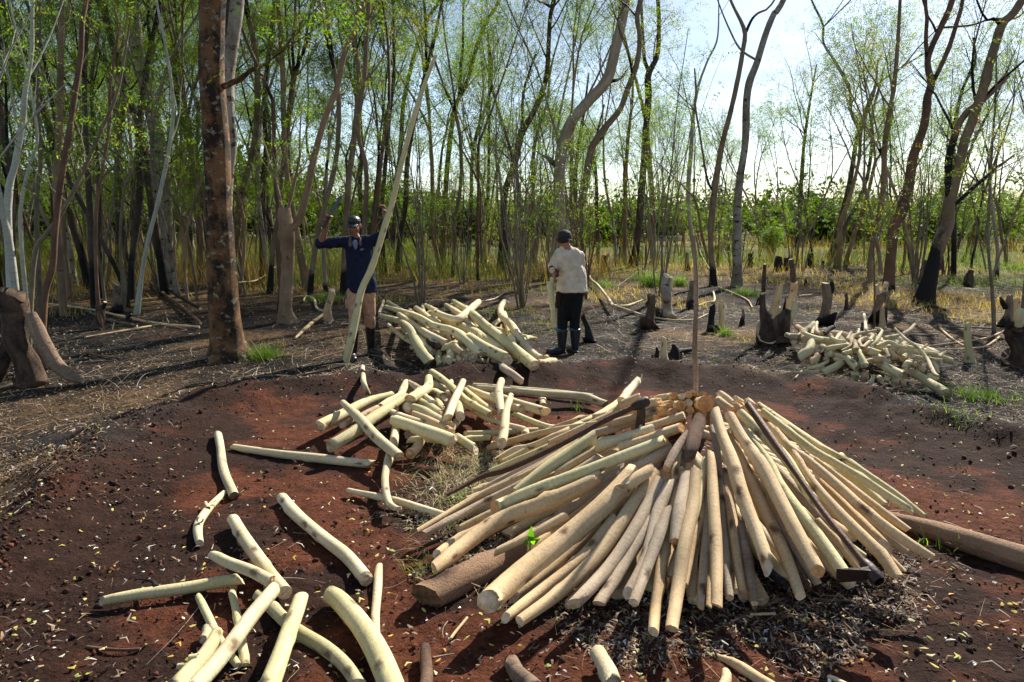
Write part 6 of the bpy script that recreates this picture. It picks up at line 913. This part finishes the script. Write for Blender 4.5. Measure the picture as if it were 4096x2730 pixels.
while cnt < 105 and tries < 9000:
    tries += 1; u = frg.uniform(-.85, .85); Y = (13 if u > -.3 else 15.) / (1 - frg.random() * .80); x = u * Y
    if Y < 18 and -.3 < u: 
        if frg.random() < .93: continue
    if not ok(x, Y, .55): continue
    far = Y > 24; tt_ = place(frg.choice(CPp[:4] if u < -.2 else CPp), x, Y, frg.uniform(.75, 1.15), frg.uniform(0, 6.28), f'clump of thin sapling stems {zone(u)}, {"deep in the woods" if far else "near the clearing"}', 'sapling clump', f'sapling clumps {zone(u)}'); REC.append((tt_, 'sapling clump', u, Y)); cnt += 1
landmark_labels()
for i, (c, px, py, s, lb) in enumerate([('D', 420, 330, .8, 'feathery green shrub low in the left thicket'), ('D', 250, 300, .9, 'green leafy shrub beside the big left stump stems'), ('D', 560, 230, 1.2, 'darker green shrub behind the small orange stump at left'), ('D', 1640, 120, 1.1, 'green shrub right of the thick brown tree'), ('D', 60, 400, .7, 'green shrub at the left edge'), ('M', 1700, 120, 2.2, 'yellow green creeper covered shrub at right'), ('M', 2250, 160, 2.6, 'dense green bush at the right edge'), ('M', 650, 230, 1.2, 'green shrub around thin stems behind the sprouting stump'), ('M', 950, 30, 1.9, 'bright yellow green bush far in the middle right'), ('D', 330, 130, 1.8, 'tall green shrub deep in the left thicket')]):
    P, _ = on_ground(*cv(c, px, py)[:2]); place(SH[i % 2], P[0], P[1], s, i * 1.3, lb, 'shrub', 'leafy green shrubs')
# far woodland mass
def woodland():
    rg = np.random.default_rng(77); A = []
    for k in range(460):
        u = rg.uniform(-1.05, 1.05); Y = rg.uniform(50, 120) if u > -.2 else rg.uniform(55, 110); H = rg.uniform(2.2, 6.2) ** 1.12 * (1.8 if u < -.25 else 1.) * (Y / 80); R = H * rg.uniform(.35, .7)
        m = int(34 * (1 if u > -.25 else 1.6)); q = rg.normal(0, .45, (m, 3)); q[:, 2] = np.abs(q[:, 2]); A.append(np.stack([u * Y + q[:, 0] * R, Y + q[:, 1] * R, .5 + H * (.12 + .62 * q[:, 2]) + 0 * q[:, 0]], -1))
    A = np.vstack(A); n = 13; C = np.repeat(A, n, 0) + rg.normal(0, .5, (len(A) * n, 3)) * [1, 1, .7]; m = len(C); d = rg.normal(0, 1, (m, 3)); d /= np.linalg.norm(d, axis=1)[:, None]; s = np.cross(d, rg.normal(0, 1, (m, 3))); s /= np.linalg.norm(s, axis=1)[:, None]; L = rg.uniform(.22, .5, (m, 1))
    V = np.stack([C - d * L * .8, C + s * L * .35, C + d * L * .8, C - s * L * .35], 1).reshape(-1, 3); F = (np.arange(m) * 4)[:, None] + np.arange(4)
    c = np.repeat(np.array([(.03, .05, .014), (.022, .038, .012), (.05, .07, .018), (.035, .042, .014)])[rg.integers(0, 4, len(A))], n * 4, 0)
    tag(ob('far_woodland', mesh_raw('far_woodland', V, F, col=c, smooth=False, mats=[MT['leaf']])), 'dark green mass of woodland along the horizon', kind='stuff')
woodland()
# ------------------------------------------------------------------ people
def bake(name, prims, voxel, sm_it=6, mat=None, wr=0., wf=18., parent=None, origin=(0, 0, 0), seed=0, sub=0):
    bm = bmesh.new()
    def sph(c, r, n=10):
        return [Vector(c) + Vector((r[0] * math.sin(a) * math.cos(b), r[1] * math.sin(a) * math.sin(b), r[2] * math.cos(a))) for a in [math.pi * i / 6 for i in range(7)] for b in [2 * math.pi * j / n for j in range(n)]]
    for p in prims:
        if p[0] == 'c': P = sph(p[1], (p[2],) * 3) + sph(p[3], (p[4],) * 3)
        elif p[0] == 'e': P = sph(p[1], p[2], 16)
        elif p[0] == 'h': P = sph(p[1], p[2], 14) + sph(p[3], p[4], 14)
        vs = [bm.verts.new(q) for q in P]; res = bmesh.ops.convex_hull(bm, input=vs)
        dv = [v for v in res['geom_interior'] if isinstance(v, bmesh.types.BMVert)] + [v for v in res['geom_unused'] if isinstance(v, bmesh.types.BMVert)]
        if dv: bmesh.ops.delete(bm, geom=list(set(dv)), context='VERTS')
    me = bpy.data.meshes.new(name); bm.to_mesh(me); bm.free(); o = bpy.data.objects.new(name, me); COL.objects.link(o)
    m = o.modifiers.new('r', 'REMESH'); m.mode = 'VOXEL'; m.voxel_size = voxel; m.use_smooth_shade = True
    s = o.modifiers.new('s', 'SMOOTH'); s.iterations = sm_it; s.factor = .6
    dg = bpy.context.evaluated_depsgraph_get(); m2 = bpy.data.meshes.new_from_object(o.evaluated_get(dg)); bpy.data.objects.remove(o); m2.name = name
    n = len(m2.vertices); co = np.empty(n * 3, np.float32); m2.vertices.foreach_get('co', co); co = co.reshape(-1, 3)
    if wr:
        no = np.empty(n * 3, np.float32); m2.vertices.foreach_get('normal', no); no = no.reshape(-1, 3)
        f = fbm(co[:, 0] * 1.6 + co[:, 1], co[:, 2] * .8 + co[:, 0] * .7, wf, 3, seed) ; f = np.abs(f) * 2 - .35; co = co + no * (f * wr)[:, None]
        m2.vertices.foreach_set('co', co.ravel())
    for pl in m2.polygons: pl.use_smooth = True
    m2.materials.append(mat); q = bpy.data.objects.new(name, m2); COL.objects.link(q)
    if parent is not None: q.parent = parent
    else: q.location = origin
    return q
skin = plain('tanned_skin', (.27, .13, .075), .55, 40, .15, .1, 0, .4)
navy = plain('navy_cotton', (.007, .011, .032), .85, 25, .3, .3); khaki = plain('khaki_cotton', (.40, .235, .15), .9, 18, .25, .3); rubber = plain('black_rubber', (.012, .012, .013), .32, 20, .2, .05, 0, .5)
tanc = plain('tan_cotton', (.56, .465, .355), .9, 14, .2, .3); blackc = plain('black_cotton', (.008, .008, .009), .9, 20, .3, .3); blueb = plain('blue_black_rubber', (.012, .015, .022), .4, 20, .2, .05, 0, .5); cyan = plain('blue_rubber_lining', (.01, .16, .36), .5, 20, .1)
capm = plain('black_cap_cloth', (.012, .013, .015), .42, 60, .2, .1, 0, .6); capg = plain('charcoal_cap_cloth', (.03, .026, .028), .8, 60, .2, .2); white = plain('pale_blue_cotton', (.16, .20, .27), .9, 30, .1); maroon = plain('faded_collar_cloth', (.12, .085, .09), .9, 40, .2)
steel = plain('worn_steel', (.09, .09, .095), .5, 40, .3, .1, .4, .4); dark = plain('dark_feature', (.02, .011, .009), .6, 40, .1); lip = plain('lip', (.13, .05, .038), .6, 40, .1); leath = plain('brown_leather', (.10, .035, .02), .7, 30, .3, .3)
def hand(wr_, dirn, palm, curl, s=1., side=1, thumb_in=None):
    "five-fingered hand: wrist, direction to knuckles, palm-facing vector, curl angle"
    d = Vector(dirn).normalized(); pn = Vector(palm).normalized(); sd = d.cross(pn).normalized() * side; w0 = Vector(wr_); pr = []
    k = w0 + d * .085 * s; pr.append(('h', tuple(w0 + d * .012), (.024 * s,) * 3, tuple(w0 + d * .045 * s), (.032 * s,) * 3)); 
    for i, (off, ln) in enumerate(((-.03, .068), (-.01, .078), (.01, .074), (.029, .058))):
        b = k + sd * off * s; pr.append(('c', tuple(w0 + d * .03 * s + sd * off * .6 * s), .013 * s, tuple(b), .0105 * s)); q = b; ang = curl * .55
        for j in range(3):
            dd = d * math.cos(ang) + pn * math.sin(ang); q2 = q + dd * ln * s * (.44, .32, .26)[j]; pr.append(('c', tuple(q), (.0098, .009, .0082)[j] * s, tuple(q2), (.009, .0082, .0072)[j] * s)); q = q2; ang += curl * .62
    b = w0 + d * .03 * s - sd * .026 * s; t1 = b + (d * .6 - sd * .6 + pn * .5).normalized() * .035 * s; t2 = t1 + (d * .7 + pn * .9 + sd * .25).normalized() * .03 * s
    pr += [('c', tuple(b), .014 * s, tuple(t1), .0115 * s), ('c', tuple(t1), .0112 * s, tuple(t2), .009 * s)]
    return pr
def head_prims(c, yaw=0, pitch=0, s=1.):
    M = Matrix.Rotation(yaw, 3, 'Z') @ Matrix.Rotation(pitch, 3, 'X'); C_ = Vector(c)
    def T(x, y, z): return tuple(C_ + M @ Vector((x, y, z)) * s)
    e = lambda p, r: ('e', T(*p), tuple(q * s for q in r))
    return [e((0, .01, .045), (.076, .094, .082)), ('h', T(0, -.012, .0), (.068 * s, .078 * s, .06 * s), T(0, -.036, -.078), (.038 * s, .034 * s, .026 * s)), e((0, .0, -.02), (.064, .075, .07)),
            ('c', T(0, -.086, .022), .011 * s, T(0, -.106, -.018), .0155 * s), ('c', T(-.012, -.09, -.02), .010 * s, T(.012, -.09, -.02), .010 * s), ('c', T(-.040, -.080, .040), .011 * s, T(.040, -.080, .040), .011 * s),
            ('c', T(-.016, -.080, -.048), .011 * s, T(.016, -.080, -.048), .011 * s), ('e', T(-.078, .012, .005), (.010 * s, .018 * s, .031 * s)), ('e', T(.078, .012, .005), (.010 * s, .018 * s, .031 * s)),
            ('e', T(-.044, -.06, -.015), (.02 * s, .02 * s, .022 * s)), ('e', T(.044, -.06, -.015), (.02 * s, .02 * s, .022 * s))], T
def boot(x, y, z0, tx, ty, top, r=.062, h=.34):
    tx, ty = Vector((tx, ty, 0)).normalized()[:2]
    return [('h', (x, y, z0 + .045), (.045, .05, .04), (x + tx * .17, y + ty * .17, z0 + .036), (.044, .044, .034)), ('h', (x, y, z0 + .05), (.047, .052, .05), (top[0], top[1], z0 + h), (r, r + .006, .02)), ('h', (x - tx * .02, y - ty * .02, z0 + .014), (.046, .046, .013), (x + tx * .17, y + ty * .17, z0 + .014), (.049, .049, .013))]
# ---- man 1: navy shirt, machete raised, pole in the other hand
X1, Y1 = -1.86, 8.35; Z1 = float(gh(X1, Y1)); man = bake('person', [], .1) if False else None
hp, T1 = head_prims((-.035, -.03, 1.585), 0, R_(14), .98)
zf = float(gh(X1 - .05, Y1 - .22)) - Z1; zb = float(gh(X1 + .1, Y1 + .15)) - Z1
elR, wrR, elL, wrL = (-.43, -.06, 1.40), (-.335, -.17, 1.60), (.315, -.06, 1.50), (.362, -.16, 1.71)
body = hp + [('c', (-.03, .0, 1.47), .052, (-.02, .03, 1.38), .058), ('h', (-.13, .02, 1.40), (.07, .08, .07), (.12, .02, 1.41), (.07, .08, .07)), ('h', (0, .02, 1.33), (.155, .10, .12), (.01, .02, 1.02), (.125, .09, .08)), ('h', (.01, .02, 1.02), (.125, .09, .08), (.01, .02, .88), (.145, .10, .09)),
    ('c', (-.165, .01, 1.41), .058, elR, .048), ('c', elR, .047, wrR, .032), ('c', (.155, .01, 1.42), .058, elL, .042), ('c', elL, .040, wrL, .031),
    ('c', (-.065, .0, .86), .085, (-.055, -.10, .50), .058), ('c', (-.055, -.10, .50), .056, (-.075, -.19, .10 + zf), .036), ('c', (.085, .02, .86), .085, (.085, .08, .50), .058), ('c', (.085, .08, .50), .056, (.075, .16, .10 + zb), .036),
    ('c', (-.075, -.20, .06 + zf), .035, (-.03, -.34, .035 + zf), .026), ('c', (.075, .15, .06 + zb), .035, (.165, .085, .035 + zb), .026)]
body += hand(wrR, (.28, -.15, .9), (.6, -.75, -.1), 1.25, 1.15, 1) + hand(wrL, (-.1, .05, 1), (-.75, -.6, -.05), 1.2, 1.12, -1)
man = bake('person', body, .0075, 5, skin, origin=(X1, Y1, Z1)); tag(man, 'man in a navy shirt and cap raising a machete and holding a tall pole', 'person')
def K(nm, pr, vox, mat, it=5, wr=0, wf=18, par=None, seed=1): return bake(nm, pr, vox, it, mat, wr, wf, par or man, seed=seed)
K('shirt', [('h', (-.15, .02, 1.405), (.075, .095, .075), (.14, .02, 1.415), (.075, .095, .075)), ('h', (0, .02, 1.33), (.18, .125, .12), (.01, .01, 1.05), (.165, .12, .08)), ('h', (.01, .01, 1.05), (.165, .12, .08), (.015, .01, .80), (.195, .135, .018)), ('c', (-.165, .01, 1.41), .078, (-.445, -.07, 1.385), .062), ('c', (.155, .01, 1.42), .078, (.325, -.06, 1.49), .066), ('c', (.325, -.06, 1.49), .063, (.36, -.145, 1.665), .043), ('h', (-.35, -.04, 1.40), (.06, .06, .07), (-.455, -.07, 1.42), (.045, .045, .045))], .010, navy, 4, .022, 7)
K('trousers', [('h', (.01, .02, .90), (.15, .115, .08), (.01, .02, .80), (.165, .12, .06)), ('c', (-.07, .0, .80), .098, (-.058, -.10, .50), .080), ('c', (-.058, -.10, .50), .078, (-.068, -.15, .33), .070), ('c', (.09, .02, .80), .098, (.088, .08, .50), .080), ('c', (.088, .08, .50), .078, (.082, .12, .37), .070), ('e', (-.16, -.03, .66), (.03, .05, .07))], .010, khaki, 4, .02, 7, seed=3)
K('boot', boot(-.075, -.19, zf, .25, -.9, (-.066, -.155), .064, .335), .008, rubber, 5); K('boot', boot(.075, .16, zb, .75, -.6, (.08, .13), .064, .36), .008, rubber, 5)
K('undershirt', [('h', (-.02, -.085, 1.39), (.040, .02, .045), (-.012, -.104, 1.335), (.014, .012, .02))], .007, white, 3)
K('collar', [('c', (-.085, -.05, 1.46), .018, (-.075, -.115, 1.37), .022), ('c', (-.085, -.05, 1.46), .016, (-.03, .055, 1.455), .016)], .007, maroon, 3); K('collar', [('c', (.035, -.06, 1.45), .016, (.05, -.115, 1.38), .018), ('c', (.035, -.05, 1.45), .016, (-.03, .055, 1.455), .016)], .007, maroon, 3)
K('name_badge', [('h', (.065, -.128, 1.315), (.026, .004, .010), (.072, -.128, 1.325), (.026, .004, .010))], .004, plain('badge', (.12, .13, .16), .5), 1)
cp = K('cap', [('e', T1(0, .008, .070), (.083, .100, .070)), ('h', T1(0, .008, .062), (.082, .099, .014), T1(0, .008, .068), (.082, .099, .014))], .0065, capm, 4)
bake('cap_brim', [('h', T1(0, -.085, .052), (.068, .03, .008), T1(0, -.135, .036), (.056, .03, .007))], .005, 3, capm, parent=man)
for sx in (-1, 1): K('eye', [('e', T1(sx * .028, -.084, .016), (.014, .007, .0055))], .003, dark, 1)
K('mouth', [('h', T1(-.018, -.091, -.050), (.006, .005, .0035), T1(.018, -.091, -.050), (.006, .005, .0035))], .003, lip, 1)
for sx in (-1, 1): K('eyebrow', [('h', T1(sx * .016, -.090, .036), (.006, .005, .004), T1(sx * .045, -.082, .034), (.006, .005, .004))], .003, dark, 1)
# machete
h0 = Vector((X1, Y1, Z1)) + Vector(wrR) + Vector((.28, -.15, .9)).normalized() * .09 + Vector((.02, -.03, 0)); bdv = Vector((.50, .12, .86)).normalized()
mroot = bpy.data.objects.new('machete', None); COL.objects.link(mroot); mroot.location = h0; tag(mroot, 'dark steel machete held up over the shoulder of the man in navy', 'machete')
def flat(nm, prof, axis, side, th, par, mat):
    ax = Vector(axis).normalized(); sd = Vector(side); sd = (sd - ax * sd.dot(ax)).normalized(); nn = ax.cross(sd); n = len(prof); V = [ax * a + sd * b + nn * s * th for s in (-.5, .5) for a, b in prof]
    me = bpy.data.meshes.new(nm); me.from_pydata(V, [], [tuple(range(n))[::-1], tuple(range(n, 2 * n))] + [(i, (i + 1) % n, n + (i + 1) % n, n + i) for i in range(n)]); me.materials.append(mat); return ob(nm, me, par)
flat('blade', [(.0, -.016), (.1, -.018), (.22, -.024), (.29, -.018), (.31, .006), (.30, .018), (.1, .014), (.0, .012)], bdv, (1, 0, -.5), .004, mroot, steel)
V, F, UV = tube(np.array([[*(bdv * t)] for t in (-.13, -.1, -.05, 0, .012)]), np.array([.017, .014, .013, .016, .012]), 10); ob('handle', mesh_raw('handle', V, F, UV, mats=[capm]), mroot)
# his pole
pts = [('Q', 290, 1545, 62, 7.72), ('Q', 335, 1350, 70, 7.75), ('Q', 395, 1080, 66, 7.85), ('Q', 440, 860, 62, 7.95), ('Q', 520, 680, 58, 8.0), ('Q', 590, 480, 56, 8.06), ('Q', 645, 280, 54, 8.12), ('Q', 708, 80, 50, 8.17), ('B', 430, 1100, 34, 8.22), ('B', 510, 800, 32, 8.27), ('B', 590, 560, 29, 8.32), ('B', 670, 360, 22, 8.36)]
P = []; Rr = []
for c, x, y, w_, Y in pts:
    p, r = at_Y(*cv(c, x, y, w_), Y); P.append(p); Rr.append(r)
P[0][2] = max(P[0][2], float(gh(P[0][0], P[0][1])) + .01)
make_log('pole', P, Rr, 'log_green', 'cut', 850, 16, 'long bent pale green pole held upright by the man in navy', 'pole', None, 5, .05)
# ---- man 2: tan shirt, seen from behind, leaning to a stump
X2, Y2 = .70, 8.55; Z2 = float(gh(X2, Y2)); q = .001205
hp, T2 = head_prims((-.055, .02, 1.415), R_(150), R_(24), .97)
def g2(x, y): return float(gh(X2 + x, Y2 + y)) - Z2
sL, eL, wL = (-.11, .04, 1.26), (-.185, -.01, 1.11), (-.175, -.10, 1.05)
b2 = hp + [('c', (-.03, -.01, 1.36), .05, (.01, -.01, 1.27), .06), ('h', (-.08, .02, 1.24), (.06, .075, .07), (.10, .0, 1.24), (.06, .075, .07)), ('h', (.02, .0, 1.17), (.15, .11, .12), (.06, .0, .92), (.12, .10, .08)), ('h', (.06, .0, .92), (.12, .10, .08), (.055, .0, .80), (.145, .11, .09)),
    ('c', sL, .055, eL, .042), ('c', eL, .04, wL, .027), ('c', (.15, .02, 1.24), .055, (.14, .2, 1.05), .042), ('c', (.14, .2, 1.05), .04, (-.02, .28, 1.02), .027),
    ('c', (.0, .0, .78), .088, (-.05, .04, .45), .058), ('c', (-.05, .04, .45), .056, (-.065, .0, .10), .036), ('c', (.11, .0, .78), .088, (.095, .03, .45), .058), ('c', (.095, .03, .45), .056, (.105, .03, .10), .036),
    ('c', (-.065, .0, .05), .035, (-.20, -.06, .035), .026), ('c', (.105, .03, .05), .035, (.08, .16, .035), .026)]
b2 += hand(wL, (-.1, -.3, -.5), (.5, .2, -.3), .9, 1.0, 1) + hand((-.02, .28, 1.02), (-1, .1, .0), (0, -.3, -.6), 1.0, 1.0, 1)
man2 = bake('person', b2, .0075, 5, skin, origin=(X2, Y2, Z2)); tag(man2, 'man in a loose tan shirt seen from behind bending over a stump', 'person')
K2 = lambda nm, pr, vox, mat, it=5, wr=0, wf=18, seed=1: bake(nm, pr, vox, it, mat, wr, wf, man2, seed=seed)
K2('shirt', [('h', (-.075, .02, 1.27), (.075, .09, .065), (.08, .0, 1.27), (.08, .09, .07)), ('h', (.01, .0, 1.22), (.15, .12, .11), (.06, -.01, .95), (.17, .13, .10)), ('h', (.06, -.01, .95), (.17, .13, .10), (.06, -.02, .785), (.195, .15, .018)), ('h', (-.01, .0, .9), (.10, .1, .08), (-.05, -.02, .80), (.085, .10, .02)), ('c', (-.10, .03, 1.26), .080, (-.19, -.01, 1.11), .068), ('c', (-.19, -.01, 1.11), .066, (-.165, -.09, 1.075), .048), ('c', (.14, .02, 1.22), .078, (.17, .16, 1.0), .066), ('h', (.19, .02, 1.0), (.05, .08, .1), (.215, .0, .79), (.04, .06, .03)), ('c', (-.055, .01, 1.335), .058, (.0, .0, 1.31), .065), ('c', (-.165, -.01, 1.12), .06, (-.12, -.03, 1.20), .07), ('h', (-.10, .0, .98), (.05, .06, .14), (-.10, -.01, .80), (.05, .06, .02))], .010, tanc, 4, .026, 6.5, seed=8)
K2('trousers', [('h', (.05, .0, .84), (.15, .12, .06), (.05, .0, .76), (.16, .125, .06)), ('c', (-.01, .0, .76), .100, (-.06, .03, .46), .078), ('c', (-.06, .03, .46), .074, (-.066, .0, .25), .064), ('c', (.11, .0, .76), .100, (.095, .03, .46), .078), ('c', (.095, .03, .46), .074, (.102, .03, .25), .064)], .010, blackc, 4, .010, 8, seed=9)
for bx, by, tx, ty in ((-.065, .0, -1, -.3), (.105, .03, -.3, .9)):
    K2('boot', boot(bx, by, g2(bx, by), tx, ty, (bx, by), .074, .30), .008, blueb, 5)
    K2('boot_lining', [('h', (bx - .026, by, .29 + g2(bx, by)), (.058, .06, .012), (bx - .03, by, .315 + g2(bx, by)), (.056, .058, .004))], .006, cyan, 2)
K2('cap', [('e', T2(0, .008, .068), (.090, .104, .078)), ('h', T2(0, .008, .05), (.089, .103, .022), T2(0, .008, .06), (.089, .103, .022))], .0065, capg, 4)
K2('cap_brim', [('h', T2(0, -.085, .05), (.066, .066, .009), T2(0, -.125, .034), (.06, .05, .008))], .005, capg, 2)
K2('hair', [('e', T2(0, .03, .0), (.078, .082, .055))], .006, dark, 3)
K2('sheath', [('h', (-.115, -.06, .77), (.04, .014, .03), (-.135, -.05, .60), (.03, .012, .02))], .006, dark, 2)
# stump and stems he is working on
def yl(c, pts, Y, m, lb, cat, seed, sides=14, name='stump'):
    P, Rr = conv(c, pts, lambda px, py, w: at_Y(px, py, w, Y)); make_log(name, P, Rr, m, 'cut', seed, sides, lb, cat, None, 3, .08)
yl('R', [(220, 1150, 70), (215, 1000, 50), (205, 870, 50), (200, 700, 46), (205, 590, 44)], 8.35, 'log_green', 'pale slim stump directly before the legs of the man in the tan shirt', 'stump', 860)
yl('R', [(215, 960, 50), (188, 800, 52), (172, 645, 50)], 8.28, 'log_green', 'mossy cut branch standing beside the slim stump at his left', 'branch', 861, name='branch')
P, Rr = conv('R', [(207, 533, 66), (222, 500, 66)], lambda px, py, w: at_Y(px, py, w, 8.36)); P[1][1] += .35; P[1][2] += .02
make_log('log', P, Rr, 'log_char', 'cut', 862, 14, 'pale round log end in the left hand of the man in the tan shirt', 'log', None, 1)
K2('glove', [('h', (-.185, -.10, 1.055), (.035, .03, .045), (-.15, -.12, 1.0), (.035, .03, .03)), ('c', (-.20, -.11, 1.09), .022, (-.13, -.12, 1.05), .02)], .007, leath, 3, .006, 14)
